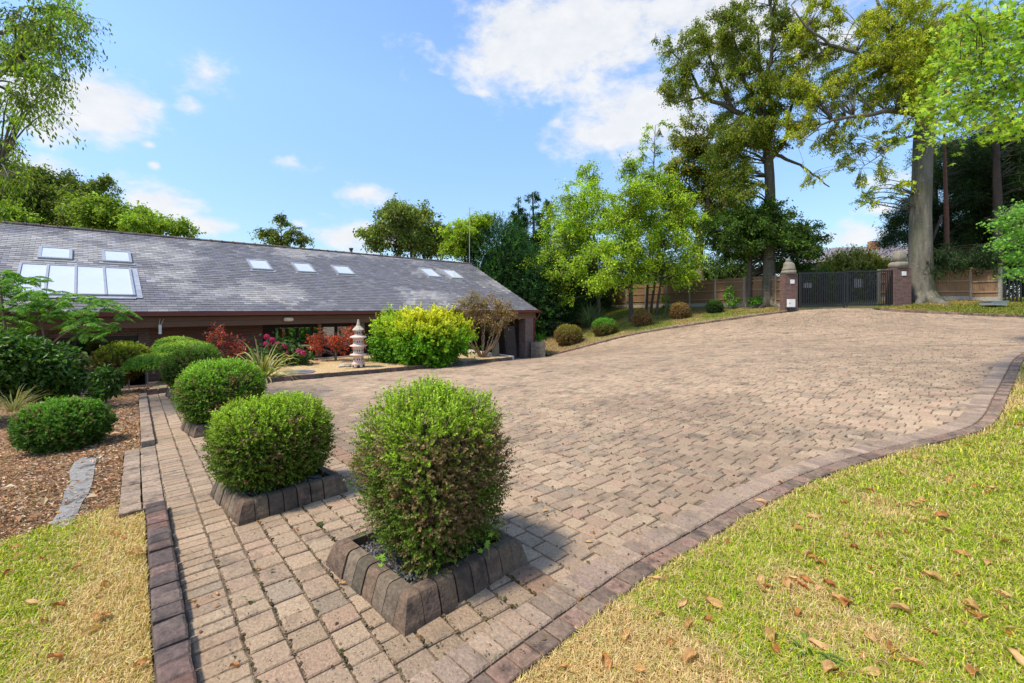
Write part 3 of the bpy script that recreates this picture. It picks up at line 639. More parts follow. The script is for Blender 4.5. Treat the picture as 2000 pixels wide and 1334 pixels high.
# ------------------------------------------------------------ foliage builders
def leaf_quads(g, pos, d, up, ln, wd, col, fold=.18):
    d = nrm(d); s = nrm(np.cross(d, up)); n = np.cross(s, d)
    ln = np.broadcast_to(ln, (len(pos),))[:, None]; wd = np.broadcast_to(wd, (len(pos),))[:, None]
    v = np.stack([pos, pos + d * ln * .45 + s * wd * .5 + n * wd * fold, pos + d * ln - n * ln * .08, pos + d * ln * .45 - s * wd * .5 + n * wd * fold], 1)
    g.block(v, [(0, 1, 2, 3)], col)
def rdir(n): return nrm(rng.normal(size=(n, 3)))
def shape_pts(n, rx, ry, rz, p=2.6, flat=0.0, taper=0.0):
    d = rdir(n); k = (np.abs(d[:, 0]) ** p + np.abs(d[:, 1]) ** p + np.abs(d[:, 2]) ** p) ** (-1 / p); q = d * k[:, None]
    nn = nrm(np.sign(q) * np.abs(q) ** (p - 1) / np.array([rx, ry, rz]))
    t = np.where(q[:, 2] < 0, 1 + q[:, 2] * taper, 1); q[:, :2] *= t[:, None]
    return q * np.array([rx, ry, rz]), nn
def bush(name, label, c, size, n_sh, leaf, cols_fn, group=None, rot=0, p=2.6, taper=.15, shoot=.055, k=8, lump=.07, mat=None, core=(.05, .045, .02), cat='bush', stem=True, cw=.62):
    """clipped shrub: shoots of small leaves all over a rounded body"""
    rx, ry, rz = size; c = np.array(c, float); zb = c[2] - rz
    root = empty(name, (c[0], c[1], zb), label, cat, group)
    q, nn = shape_pts(n_sh, rx, ry, rz, p, 0, taper)
    h = (q[:, 2] / rz + 1) / 2
    lu = 1 + lump * (fb(q[:, 0] * 3 + q[:, 2] * 2, q[:, 1] * 3 - q[:, 2] * 1.5, .35, 71) - .5) * 2.4
    depth = 1 - rng.random(n_sh) ** 1.9 * .32 + (rng.random(n_sh) < .05) * .05
    lu = lu * (1 + lump * .7 * (vn(q[:, 0] + q[:, 2] * .7, q[:, 1] - q[:, 2] * .6, max(.05, rx * .16), 73) - .5)); q = q * (lu * depth)[:, None]; ca, sa = math.cos(rot), math.sin(rot); Rm = np.array([[ca, -sa, 0], [sa, ca, 0], [0, 0, 1]])
    q = q @ Rm.T; nn = nn @ Rm.T
    sd_ = nrm(nn + np.array([0, 0, .45]) + rng.normal(0, .35, (n_sh, 3)))
    sl = shoot * rng.uniform(.4, 1.8, n_sh)
    g = Geo(); base = cols_fn(n_sh, h, q, depth)
    P, Dv, U, Cc, Ln = [], [], [], [], []
    for j in range(k):
        t = (j + .6) / k; a = nrm(np.cross(sd_, rdir(n_sh)))
        P.append(c + q + sd_ * (sl * t)[:, None]); Dv.append(nrm(sd_ * (.55 + t * .6) + a)); U.append(sd_); Ln.append(leaf * rng.uniform(.7, 1.25, n_sh))
        Cc.append(base * (.8 + .45 * t) * (1 + rng.normal(0, .12, (n_sh, 1))))
    P = np.concatenate(P); Ln = np.concatenate(Ln)
    leaf_quads(g, P, np.concatenate(Dv), np.concatenate(U), Ln, Ln * cw, np.clip(np.concatenate(Cc), .004, .9))
    g.build('foliage', mat or M_box, root)
    g = Geo(); n1, n2 = 18, 12; rings = []
    for i in range(1, n2):
        ph = math.pi * i / n2; r = []
        for j in range(n1):
            th = 2 * math.pi * j / n1; d = np.array([math.sin(ph) * math.cos(th), math.sin(ph) * math.sin(th), -math.cos(ph)])
            kk = (abs(d) ** p).sum() ** (-1 / p); qq = d * kk
            if qq[2] < 0: qq[:2] *= 1 + qq[2] * taper
            r.append(c + Rm @ (qq * np.array([rx, ry, rz]) * .64))
        rings.append(r)
    g.loft(rings, core)
    if stem: g.tube([(c[0], c[1], zb - .12), (c[0], c[1], c[2])], .05, 6, (.12, .09, .06))
    g.build('branches', M_bark, root)
    return root
def twig_tube(g, a, b, r0, r1, sag=0, n=3, col=(.1, .08, .06), seg=4):
    a = np.array(a); b = np.array(b); t = np.linspace(0, 1, seg)[:, None]
    L_ = np.linalg.norm(b - a); mid = rng.normal(0, .07, 3) * L_
    pts = a + (b - a) * t + np.sin(t * math.pi) * mid + np.array([0, 0, 1]) * sag * L_ * np.sin(t * math.pi)
    g.tube(pts, np.linspace(r0, r1, seg), n, col); return pts
def tree(name, label, base, trunk, clumps, nleaf, leaf, cols, w=None, limbs=(), group=None, bark=(.16, .13, .10), mat=None, barkmat=None, droop=.3, ntw=9, twr=.012, var=.2, width=.6, cat='tree', spread=.16, flare=0, tsides=12, cvar=.22, hang=0.0, branch=1.0, inner=0.0, tcol=None):
    tcol = tcol or tuple(np.array(bark) * .8)
    base = np.array(base, float); root = empty(name, tuple(base), label, cat, group)
    g = Geo(); skel = []
    tp = np.array([q[0] for q in trunk], float); tr = np.array([q[1] for q in trunk], float)
    # resample smoothly
    def resample(P, r, n):
        s = np.concatenate([[0], np.cumsum(np.linalg.norm(np.diff(P, axis=0), axis=1))]); t = np.linspace(0, s[-1], n)
        Q = np.stack([np.interp(t, s, P[:, i]) for i in range(3)], -1); rr = np.interp(t, s, r)
        for _ in range(2): Q[1:-1] = Q[:-2] * .25 + Q[1:-1] * .5 + Q[2:] * .25
        return Q, rr
    Q, rr = resample(tp, tr, 22); g.tube(Q, rr, tsides, bark, wob=.05); skel.append((Q[5:], rr[5:]))
    if flare:
        for i in range(7):
            a = i * 2 * math.pi / 7 + random.random() * .4; d = np.array([math.cos(a), math.sin(a), 0]); l = flare * random.uniform(1.2, 1.9)
            gz = Zf(*(base[:2] + d[:2] * l)) + .06
            g.tube([Q[0] + d * tr[0] * .35 + (0, 0, .75), Q[0] + d * tr[0] * .75 + (0, 0, .32), (*(base[:2] + d[:2] * (l * .65)), gz + .1), (*(base[:2] + d[:2] * l), gz - .12)], [tr[0] * .42, tr[0] * .34, tr[0] * .22, tr[0] * .1], 7, bark)
    for lm in limbs:
        P = np.array([q[0] for q in lm], float); r_ = np.array([q[1] for q in lm], float); Q2, r2 = resample(P, r_, 14); Q2[1:-1] += rng.normal(0, .02, (12, 3)) * np.linalg.norm(P[-1] - P[0]) * .3
        g.tube(Q2, r2, 7, bark); skel.append((Q2[2:], r2[2:]))
    SP = np.concatenate([s[0] for s in skel]); SR = np.concatenate([s[1] for s in skel])
    gl = Geo(); LP, LD, LC, LL = [], [], [], []
    for (cc, Rr) in clumps:
        cc = np.array(cc, float); d = np.linalg.norm(SP - cc, axis=1) + np.maximum(0, SP[:, 2] - cc[2] + .2) * 1.2; i = int(np.argmin(d)); L_ = np.linalg.norm(cc - SP[i])
        r0 = min(SR[i] * .6, .012 + L_ * .014) * branch; pts = twig_tube(g, SP[i], cc, r0, max(r0 * .35, .006), .12, 4, tcol, 6)
        cshade = 1 + rng.normal(0, cvar); nt_ = max(2, int(ntw * random.uniform(.7, 1.3)))
        nl = max(4, int(nleaf * 1.7 * Rr * Rr / nt_))
        for k in range(nt_):
            d_ = rdir(1)[0]; d_[2] = d_[2] * .75 - hang * random.random(); e = cc + d_ * Rr * random.uniform(.6, 1.45)
            e[2] -= droop * Rr * random.random() * .5
            st = pts[random.choice([-1, -1, -2, -3])]
            tp_ = twig_tube(g, st, e, twr, twr * .4, .1, 3, tcol, 4)
            t = rng.random(nl) * .85 + .2; seg = st + (e - st) * t[:, None]; seg[:, 2] += .1 * np.linalg.norm(e - st) * np.sin(np.clip(t, 0, 1) * math.pi)
            off = rng.normal(0, spread * Rr * .8, (nl, 3)) * (.5 + t)[:, None]; off[:, 2] -= np.abs(rng.normal(0, hang * .25 * Rr + 1e-6, nl))
            LP.append(seg + off); LD.append(rng.normal(0, .7, (nl, 3)) + nrm(e - st) * .5 + np.array([0, 0, -droop - hang]))
            LC.append(np.full((nl, 1), cshade)); LL.append(leaf * rng.uniform(.65, 1.3, nl))
    g.build('trunk', barkmat or M_bark, root, True)
    cols = [tuple(np.array(c_) * (1.5, 1.42, 1.15)) for c_ in cols]; LP = np.concatenate(LP); n = len(LP); LL = np.concatenate(LL)
    up = np.tile(np.array([0, 0, 1.0]), (n, 1)) + rng.normal(0, .55, (n, 3))
    LL = LL * 1.12; leaf_quads(gl, LP, np.concatenate(LD), up, LL, LL * width, np.clip(pal(n, cols, w, var) * np.concatenate(LC), .004, .9))
    gl.build('crown', mat or M_leaf, root)
    return root
def ell(cx, cy, rx, ry, n, D, dd, rr=(.5, .9), top=None):
    """n clump centres through an ellipsoid whose outline is an ellipse at distance D"""
    out = []; 
    for _ in range(n):
        d = rdir(1)[0] * random.random() ** .4
        Dn = D + d[1] * dd; out.append((at(cx + d[0] * rx * D / Dn, cy + d[2] * ry, Dn) if False else np.array([(cx - CX) / F * D + d[0] * rx / F * D, D + d[1] * dd, CAMZ + (HY - cy) / F * D + d[2] * ry / F * D]), random.uniform(*rr)))
    return out
GRN = [(.075,.14,.02),(.10,.18,.025),(.055,.105,.018),(.14,.21,.03)]

# ---- planters with clipped box shrubs
up_ = np.array([math.sin(R(44)), math.cos(R(44))]); vp_ = np.array([-up_[1], up_[0]])
PLv = [(0, 0), (.006, .03), (.036, .128), (.048, .147), (.064, .153)]
def planter(px, py, side, label, n=8):
    c = G(px, py); z0 = c[2]; w = side / n
    cx, cy = c[:2] + (up_ + vp_) * side / 2
    root = empty('planter', (cx, cy, Zf(cx, cy)), label, 'planter', 'block planters along the drive')
    g = Geo()
    def put(f, col):
        rings = []
        for (o, z) in PLv:
            q = f(o); rings.append([(*(c[:2] + up_ * a + vp_ * b), Zf(*(c[:2] + up_ * a + vp_ * b)) + z - (.03 if z == 0 else 0)) for a, b in q])
        g.loft(rings, col, True)
    cols = lambda: pal(1, [(.13,.09,.058),(.16,.105,.068),(.10,.077,.052),(.145,.108,.072)], None, .12, .1)[0]
    for k in range(4):
        def T(a, b, k=k):
            for _ in range(k): a, b = side - b, a
            return a, b
        put(lambda o: [T(o, o), T(w + .008, o), T(w + .008, w + .008), T(o, w + .008)], cols())
        for i in range(1, n - 1):
            j = .004 + random.uniform(-.002, .003); dd = random.uniform(-.004, .004)
            put(lambda o: [T(i * w + .009 + (0 if i > 1 else .004), o + dd), T((i + 1) * w + .004 - j, o + dd), T((i + 1) * w + .004 - j, w + .005), T(i * w + .009, w + .005)], cols())
    g.build('kerb_surround', M_kerb, root)
    g = Geo(); q = [c[:2] + up_ * a + vp_ * b for a, b in ((.1, .1), (side - .1, .1), (side - .1, side - .1), (.1, side - .1))]
    g.add([(*p_, Zf(*p_) + .08) for p_ in q], [(0, 1, 2, 3)], (.09, .08, .07))
    n_ = 1500; ab = rng.uniform(.13, side - .13, (n_, 2)); xy = c[:2] + ab[:, :1] * up_ + ab[:, 1:] * vp_; zz_ = Z(xy[:, 0], xy[:, 1]) + .085 + rng.random(n_) * .03
    tet = nrm(np.array([(1, 1, 1), (-1, -1, 1), (-1, 1, -1), (1, -1, -1)], float)); sz = rng.uniform(.006, .016, n_)
    v = np.stack([xy[:, 0], xy[:, 1], zz_], 1)[:, None] + (tet[None] + rng.normal(0, .3, (n_, 4, 3))) * sz[:, None, None]
    g.block(v, [(0, 1, 2), (0, 3, 1), (0, 2, 3), (1, 3, 2)], pal(n_, [(.20,.19,.18),(.13,.125,.12),(.28,.26,.24)], None, .2))
    g.build('gravel_fill', M_kerb, root)
    return np.array([cx, cy, Zf(cx, cy)])
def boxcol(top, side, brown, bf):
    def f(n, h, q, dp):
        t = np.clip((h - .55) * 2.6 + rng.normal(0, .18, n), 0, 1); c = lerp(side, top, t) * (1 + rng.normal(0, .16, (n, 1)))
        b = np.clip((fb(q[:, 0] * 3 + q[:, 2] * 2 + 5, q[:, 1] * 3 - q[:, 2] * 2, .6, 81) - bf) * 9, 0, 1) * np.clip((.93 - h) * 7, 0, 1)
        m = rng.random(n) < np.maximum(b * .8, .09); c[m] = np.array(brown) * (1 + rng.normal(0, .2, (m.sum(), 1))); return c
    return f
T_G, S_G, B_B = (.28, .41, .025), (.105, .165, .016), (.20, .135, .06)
pc1 = planter(790, 1250, .90, 'square block planter nearest the camera holding the tall part-browned box shrub')
pc2 = planter(465, 1030, .86, 'square block planter under the low wide box shrub, second from the camera')
pc3 = planter(378, 857, .90, 'square block planter half hidden under the bright rounded box shrub', 8)
pc4 = planter(337, 783, .90, 'square block planter farthest from the camera, one corner showing by the kerb end')
GB = 'clipped shrubs in the block planters'
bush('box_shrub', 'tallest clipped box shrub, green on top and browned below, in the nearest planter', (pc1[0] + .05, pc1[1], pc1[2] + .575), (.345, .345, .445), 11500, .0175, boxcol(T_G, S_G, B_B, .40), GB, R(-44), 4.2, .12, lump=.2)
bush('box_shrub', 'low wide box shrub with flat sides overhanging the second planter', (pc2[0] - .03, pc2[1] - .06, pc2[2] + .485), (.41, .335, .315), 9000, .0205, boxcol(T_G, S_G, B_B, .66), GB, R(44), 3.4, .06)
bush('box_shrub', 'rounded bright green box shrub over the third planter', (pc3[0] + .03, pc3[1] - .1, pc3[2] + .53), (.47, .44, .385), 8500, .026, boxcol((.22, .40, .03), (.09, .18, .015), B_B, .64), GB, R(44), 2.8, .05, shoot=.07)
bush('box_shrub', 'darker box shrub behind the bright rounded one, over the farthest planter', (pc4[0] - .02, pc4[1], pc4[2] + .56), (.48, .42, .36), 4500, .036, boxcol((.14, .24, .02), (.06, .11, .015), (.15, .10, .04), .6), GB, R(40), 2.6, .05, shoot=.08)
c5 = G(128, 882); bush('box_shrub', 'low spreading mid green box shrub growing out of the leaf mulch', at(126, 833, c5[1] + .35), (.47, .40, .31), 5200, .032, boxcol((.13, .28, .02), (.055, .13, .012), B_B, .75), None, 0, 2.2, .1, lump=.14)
# ---- shrubs of the gravel bed and mulch
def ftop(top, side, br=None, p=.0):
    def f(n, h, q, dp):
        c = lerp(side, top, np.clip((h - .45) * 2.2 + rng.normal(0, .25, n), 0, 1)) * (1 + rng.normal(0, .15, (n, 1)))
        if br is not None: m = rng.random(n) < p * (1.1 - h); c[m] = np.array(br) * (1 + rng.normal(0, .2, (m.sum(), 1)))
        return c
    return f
def on(px, py, D, r): return at(px, py, D)
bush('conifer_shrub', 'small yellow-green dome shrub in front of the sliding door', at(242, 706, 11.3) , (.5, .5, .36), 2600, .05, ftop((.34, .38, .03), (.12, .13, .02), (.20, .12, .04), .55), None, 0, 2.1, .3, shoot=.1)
root_p = at(322, 712, 11.4)
def mound(name, label, lobes, trunk_pts, cols_fn, leaf, n_sh, cat='tree'):
    """weeping dome: layered hanging sprays over a bent stem"""
    b = np.array(trunk_pts[0]); root = empty(name, tuple(b), label, cat); g = Geo(); g.tube(trunk_pts, np.linspace(.11, .05, len(trunk_pts)), 8, (.07, .05, .035), wob=.1)
    for (c, s) in lobes: g.tube([trunk_pts[-2], trunk_pts[-1], c], [.05, .04, .02], 6, (.07, .05, .035))
    g.build('trunk', M_bark, root, True); g = Geo()
    for (c, s) in lobes:
        d = rdir(n_sh); d[:, 2] = np.where(d[:, 2] < -.15, -d[:, 2], d[:, 2]); q = d * np.array(s); nn = nrm(d / np.array(s)); k = 9
        out = nrm(np.column_stack([nn[:, :2], np.full(n_sh, -.55)])); L_ = rng.uniform(.07, .17, n_sh); base = cols_fn(n_sh, np.clip(d[:, 2], 0, 1), q, None)
        for j in range(k):
            t = j / k; sag = np.array([0, 0, -1.0]) * (t * t * L_)[:, None] * .6
            P = np.array(c) + q * (.86 + .14 * rng.random((n_sh, 1))) + out * (L_ * t)[:, None] + sag; dv = out * .8 + rng.normal(0, .45, (n_sh, 3)) + np.array([0, 0, -.2])
            leaf_quads(g, P, dv, nn, leaf * rng.uniform(.7, 1.3, n_sh), leaf * .3, np.clip(base * (.8 + .4 * t) * (1 + rng.normal(0, .12, (n_sh, 1))), 0, .9))
    g.build('foliage', M_box, root)
    return root
mb = G(318, 757, 0); mb = np.array([mb[0], mb[1], -.42])
mb = at(318, 757, 11.6)
mound('weeping_conifer', 'weeping dwarf conifer with mounded green tiers on a bent dark stem', [(at(306, 706, 11.2), (.62, .5, .24)), (at(362, 682, 12.0), (.68, .55, .27)), (at(345, 668, 12.3), (.42, .4, .18))],
      [mb, mb + (.06, 0, .25), mb + (.16, .05, .5), mb + (.12, .1, .72)], ftop((.42, .58, .05), (.17, .32, .035)), .075, 1500)
def acer(name, label, base, cr, nl, leaf, cols, w, group=None, ht=1.3):
    base = np.array(base); tr = [(base - (0, 0, .1), .05), (base + (.02, 0, ht * .25), .035), (base + (.0, 0, ht * .4), .02)]
    return tree(name, label, base, tr, cr, nl, leaf, cols, w, group=group, bark=(.17, .13, .11), droop=.15, ntw=6, twr=.008, width=.5, spread=.13, cvar=.25, branch=.8)
def layers(px, py, rx, ry, n, D, r): return [(at(px + random.uniform(-rx, rx), py + random.uniform(-ry, ry), D + random.uniform(-.5, .5)), random.uniform(*r)) for _ in range(n)]
RED = [(.36, .045, .022), (.46, .085, .03), (.24, .025, .03), (.50, .14, .05)]
b1 = at(438, 722, 14.0); acer('japanese_maple', 'upright feathery red maple against the timber wall', b1, layers(425, 662, 14, 18, 9, 14, (.16, .3)) + layers(455, 668, 20, 16, 10, 14, (.16, .3)) + layers(438, 690, 34, 10, 10, 14, (.2, .3)) + layers(420, 644, 6, 5, 3, 14, (.12, .2)), 330, .075, [tuple(np.array(c) * .75) for c in RED + [(.30, .07, .12)]], None, 'red maples in the gravel bed')
b2 = at(655, 710, 15.8); acer('japanese_maple', 'flat topped orange-red maple spreading beside the stone pagoda', b2, layers(655, 668, 50, 9, 26, 15.8, (.22, .36)) + layers(618, 664, 18, 4, 5, 15.8, (.16, .26)) + layers(690, 648, 16, 10, 10, 15.9, (.2, .3)) + layers(640, 686, 35, 5, 5, 15.8, (.16, .25)), 330, .08, [(.36, .06, .025), (.42, .10, .035), (.26, .03, .02)], None, 'red maples in the gravel bed')
# phormium
def strap_plant(name, label, base, n, L, wd, cols, mat, up=(.2, 1.2), w=None, cat='plant', lean=None):
    root = empty(name, tuple(base), label, cat); g = Geo(); seg = 7
    for i in range(n):
        a = random.uniform(0, 2 * math.pi); e = random.uniform(*up); l = L * random.uniform(.55, 1.1); d = np.array([math.cos(a) * math.cos(e), math.sin(a) * math.cos(e), math.sin(e)])
        p = np.array(base) + np.array([math.cos(a), math.sin(a), 0]) * random.uniform(0, L * .1) - (0, 0, .03); pts = [p]; dd = d.copy(); drp = random.uniform(.05, .34)
        for k in range(seg): p = p + nrm(dd) * l / seg; pts.append(p); dd[2] -= drp * (k + 1) / seg * 1.6
        pts = np.array(pts); t = nrm(np.gradient(pts, axis=0)); s = nrm(np.cross(t, [0, 0, 1.0]) + 1e-6); ww = wd * np.array([.6, .9, 1, 1, .9, .75, .5, .04])[:, None] * random.uniform(.7, 1.2)
        c = pal(1, cols, w, .15)[0]; nz_ = nrm(np.cross(s, t)) * ww * .25
        v = np.concatenate([pts + s * ww / 2 + nz_, pts, pts - s * ww / 2 + nz_]); m_ = seg + 1
        g.add(v, [(k, k + 1, m_ + k + 1, m_ + k) for k in range(seg)] + [(m_ + k, m_ + k + 1, 2 * m_ + k + 1, 2 * m_ + k) for k in range(seg)], c)
    g.build('leaves', mat, root); return root
ph = at(512, 733, 11.9); ph[2] = -.3
strap_plant('flax_plant', 'variegated flax with arching cream striped strap leaves in the gravel bed', ph, 95, 1.15, .065, [(.46, .44, .20), (.24, .30, .07), (.55, .52, .30), (.36, .30, .14)], M_leaf, (.25, 1.45))
# hydrangeas
hb = at(560, 705, 14.6)
root = empty('hydrangea', tuple(hb), 'pink hydrangea with deep magenta flower heads beside the recessed windows', 'shrub'); g = Geo(); n = 1500
cc = np.concatenate([at(545, 690, 14.6) + rng.normal(0, 1, (n, 3)) * (.28, .25, .2), at(588, 700, 14.8) + rng.normal(0, 1, (n // 2, 3)) * (.18, .2, .12)])
leaf_quads(g, cc, rng.normal(0, 1, (len(cc), 3)), np.array([0, 0, 1.0]) + rng.normal(0, .4, (len(cc), 3)), .11, .07, pal(len(cc), [(.05, .11, .02), (.08, .15, .03)]))
g.build('foliage', M_gloss, root); g = Geo()
for (x, y) in [(521, 658), (532, 664), (527, 675), (541, 673), (547, 680), (556, 676), (560, 690), (520, 672), (583, 686), (592, 690)]:
    c = at(x, y, 14.4); q = rdir(170); leaf_quads(g, c + q * .085, np.cross(q, rdir(170)), q, .04, .035, pal(170, [(.55, .03, .16), (.70, .09, .28), (.40, .015, .10)], None, .15))
    g.tube([c, (c[0], c[1] + .1, hb[2] - .1)], .008, 4, (.06, .1, .02))
g.build('flower_heads', M_leaf, root)
# big acer, twin crown
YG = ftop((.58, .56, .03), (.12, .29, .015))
ba = at(790, 712, 15.2)
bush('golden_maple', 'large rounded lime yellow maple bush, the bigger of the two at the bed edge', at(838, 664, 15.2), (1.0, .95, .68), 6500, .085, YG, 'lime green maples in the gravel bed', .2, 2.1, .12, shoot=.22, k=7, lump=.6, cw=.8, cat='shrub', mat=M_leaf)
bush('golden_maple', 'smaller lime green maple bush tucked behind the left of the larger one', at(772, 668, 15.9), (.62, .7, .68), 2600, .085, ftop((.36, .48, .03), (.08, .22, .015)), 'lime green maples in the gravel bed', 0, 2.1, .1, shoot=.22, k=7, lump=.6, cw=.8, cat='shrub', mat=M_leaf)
# bare-stemmed shrub
bs = at(942, 698, 17.2); bs[2] = max(bs[2], -.4)
cl = [(at(945 + 62 * math.cos(t) * r_, 618 + 38 * math.sin(t) * r_ - 6, 17.2 + random.uniform(-.6, .6)), random.uniform(.25, .4)) for t, r_ in [(random.uniform(0, 6.28), random.random() ** .5) for _ in range(46)]] + [(at(930, 580, 17.2), .18), (at(972, 588, 17.2), .2)]
lim = []
for i in range(12):
    a = i * .54; e = np.array([math.cos(a) * .75, math.sin(a) * .5, 1.1 + random.random() * .5]); lim.append([(bs + e * 0, .035), (bs + e * (.5, .5, .25), .028), (bs + e * (.9, .9, .6), .02), (bs + e * (1.1, 1.1, 1.05), .012)])
tree('winter_shrub', 'half bare multi-stemmed shrub with thin bronze leaves at the end of the gravel bed', bs, [(bs - (0, 0, .1), .09), (bs + (0, 0, .12), .07)], cl, 520, .07, [(.16, .13, .04), (.22, .12, .06), (.10, .12, .03), (.26, .17, .07)], None, limbs=lim, bark=(.26, .18, .11), ntw=12, twr=.01, width=.5, spread=.2, cat='shrub')
# pagoda
pg = at(700, 719, 14.1); pg[2] = -.25; K = 1.50 / 867
root = empty('stone_pagoda', tuple(pg), 'pale pink stone pagoda lantern of four tiers standing on the golden gravel', 'pagoda'); M_stone = attr_mat('pale_stone', .85, 18, .2, .35, 60, tint=(.62, .47, .40)); M_stone2 = attr_mat('lichened_stone', .9, 18, .3, .4, 60, tint=(.46, .41, .32)); M_hole = plain('painted_hollow_shade', (.05, .035, .03), .9)
def hexr(r, z, n=6, rot=.35): return [(pg[0] + r * math.cos(2 * math.pi * i / n + rot), pg[1] + r * math.sin(2 * math.pi * i / n + rot), pg[2] + z) for i in range(n)]
zy = lambda y: (1150 - y) * K
def ring_part(name, prof, mat, par=root, n=6, holes=None):
    g = Geo(); g.loft([hexr(r, z, n) for r, z in prof], (1, 1, 1)); o = g.build(name, mat, par)
    if holes:
        g = Geo(); r, z0, z1, wd = holes
        for i in range(6):
            a = 2 * math.pi * (i + .5) / 6 + .35; d = np.array([math.cos(a), math.sin(a), 0]); s = np.array([-d[1], d[0], 0]); ap_ = r * math.cos(math.pi / 6)
            for k in (-1, 1):
                c = np.array(pg) + d * (ap_ + .0015) + s * k * wd
                g = Geo(); g.add([c - s * .016 + (0, 0, z0), c + s * .016 + (0, 0, z0), c + s * .016 + (0, 0, z1), c - s * .016 + (0, 0, z1)], [(0, 1, 2, 3)]); g.build('painted_window_opening', M_hole, o)  # flat dark face on the stone, painting the shade inside the opening
    return o
ft = ring_part('foot', [(.20, 0), (.205, zy(1090)), (.17, zy(1062))], M_stone)
for i in range(6):
    g = Geo(); a = 2 * math.pi * (i + .5) / 6 + .35; d = np.array([math.cos(a), math.sin(a), 0]); s = np.array([-d[1], d[0], 0]); c = np.array(pg) + d * (.205 * math.cos(math.pi / 6) + .004)
    g.add([c - s * .05, c + s * .05, c + s * .045 + (0, 0, .05), c + (0, 0, .075), c - s * .045 + (0, 0, .05)], [(0, 1, 2, 3, 4)]); g.build('painted_arch_opening', M_hole, ft)  # arch is a flat face too, its inner shade painted dark
for (y0, y1, rb) in ((1060, 958, .158), (902, 800, .158), (740, 640, .158), (580, 488, .115)):
    ring_part('tier', [(rb, zy(y0)), (rb, zy(y1) + .004)], M_stone, holes=(rb, zy(y0) + .06, zy(y0) + .115, .033 if rb > .12 else .026))
for (y0, y1) in ((960, 905), (800, 735), (640, 573)):
    ring_part('tier_roof', [(.15, zy(y0)), (.235, zy(y0 - 22)), (.262, zy(y0 - 30)), (.25, zy(y0 - 42)), (.15, zy(y1))], M_stone, n=12)
ring_part('spire', [(.11, zy(490)), (.185, zy(482)), (.18, zy(470)), (.105, zy(425)), (.062, zy(400)), (.048, zy(360)), (.034, zy(320)), (.022, zy(285))], M_stone2, n=8)
# stones lying in the bed, grey post, leaning panel
def rock(name, label, c, s, col, mat=M_kerb, group=None):
    root = empty(name, tuple(c), label, 'rock', group); q = rdir(60); import mathutils
    bm_v = q * (1 + rng.normal(0, .13, (60, 1))) * np.array(s) + np.array(c)
    import bmesh
    bm = bmesh.new(); [bm.verts.new(v) for v in bm_v]; bmesh.ops.convex_hull(bm, input=bm.verts); bmesh.ops.delete(bm, geom=[v for v in bm.verts if not v.link_faces], context='VERTS')
    bm.verts.index_update(); g = Geo(); g.add([tuple(v.co) for v in bm.verts], [[v.index for v in f.verts] for f in bm.faces], col); bm.free(); g.build('stone', mat, root)
rock('rock', 'pale rounded rock just left of the stone pagoda', at(676, 716, 14.4), (.3, .25, .12), (.40, .34, .27)); rock('rock', 'flat rock under the orange-red maple', at(632, 714, 15.2), (.34, .22, .08), (.33, .25, .19)); rock('rock', 'grey slaty rock slab in front of the flax', at(590, 727, 13.0), (.42, .25, .06), (.16, .15, .145))
g = Geo(); q = at(968, 697, 17.6); w_ = .13
g.loft([[(q[0] + a * w_ * k, q[1] + b * w_ * k, q[2] - .1 + z) for a, b in ((-1, -1), (1, -1), (1, 1), (-1, 1))] for z, k in ((0, 1.1), (.35, 1.05), (.62, .95), (.76, .7), (.8, .4))], (.20, .18, .13))
tag(g.build('stone_marker', M_kerb), 'weathered grey upright stone beside the bare shrub', 'stone')
M_pan = wood_mat('dark_panel_wood', (.025, .017, .013), (.06, .04, .03))
g = Geo(); pa = Ha(992, -.3); 
for (x0, x1, z0, z1, t) in ((-.75, .05, 0, 1.75, 0), (-.68, -.02, .12, .5, .03), (-.68, -.02, .6, 1.0, .03), (-.68, -.02, 1.1, 1.62, .03)):
    g.box((x0, 0 - t, z0), (x1, .04 - t * .5, z1), lambda a, b, z: H(Ha(1010, .3) + a, .35 + b + z * .12, -1.12 + z))
tag(g.build('leaning_panel', M_pan), 'dark panelled board leaning against the brick pillar', 'panel')
# glass balustrade in front of the door, low wall by the pillar, planter box beyond
g = Geo(); q0 = at(212, 756, 11.2); q1 = at(288, 751, 12.4); 
root = empty('glass_balustrade', tuple(q0), 'short glass balustrade in front of the sliding door', 'balustrade')
for k in range(2):
    a = q0 + (q1 - q0) * (k * .5 + .01); b = q0 + (q1 - q0) * (k * .5 + .49); d = nrm(b - a); nn = np.array([-d[1], d[0], 0]) * .012; g = Geo()
    g.loft([[a, b, b + nn, a + nn], [a + (0, 0, .32), b + (0, 0, .32), b + nn + (0, 0, .32), a + nn + (0, 0, .32)]]); g.build('glass_panel', M_balu, root)
g = Geo(); 
for k in (0, .5, 1): a = q0 + (q1 - q0) * k; g.tube([a - (0, 0, .1), a + (0, 0, .33)], .014, 6)
g.build('clamp_post', M_alu, root)
M_brick3 = brick_mat('weathered_brick', (.16, .13, .10), (.10, .085, .07), (.16, .15, .12))
wb = at(1052, 698, 24.6); g = Geo(); g.box((wb[0] - .42, wb[1] - .15, wb[2] - .25), (wb[0] + .36, wb[1] + .55, wb[2] + .84)); tag(g.build('low_brick_wall', M_brick3), 'short weathered brick wall end next to the pillar downpipe', 'wall')
bx = at(1091, 657, 31); root = empty('timber_box', tuple(bx), 'old timber store box with a sloping lid below the dark conifers', 'box'); g = Geo()
g.box((bx[0] - .68, bx[1] - .4, bx[2] - .5), (bx[0] + .65, bx[1] + .5, bx[2] + .98)); g.build('body', wood_mat('old_wood', (.12, .085, .06), (.22, .16, .12), 0), root)
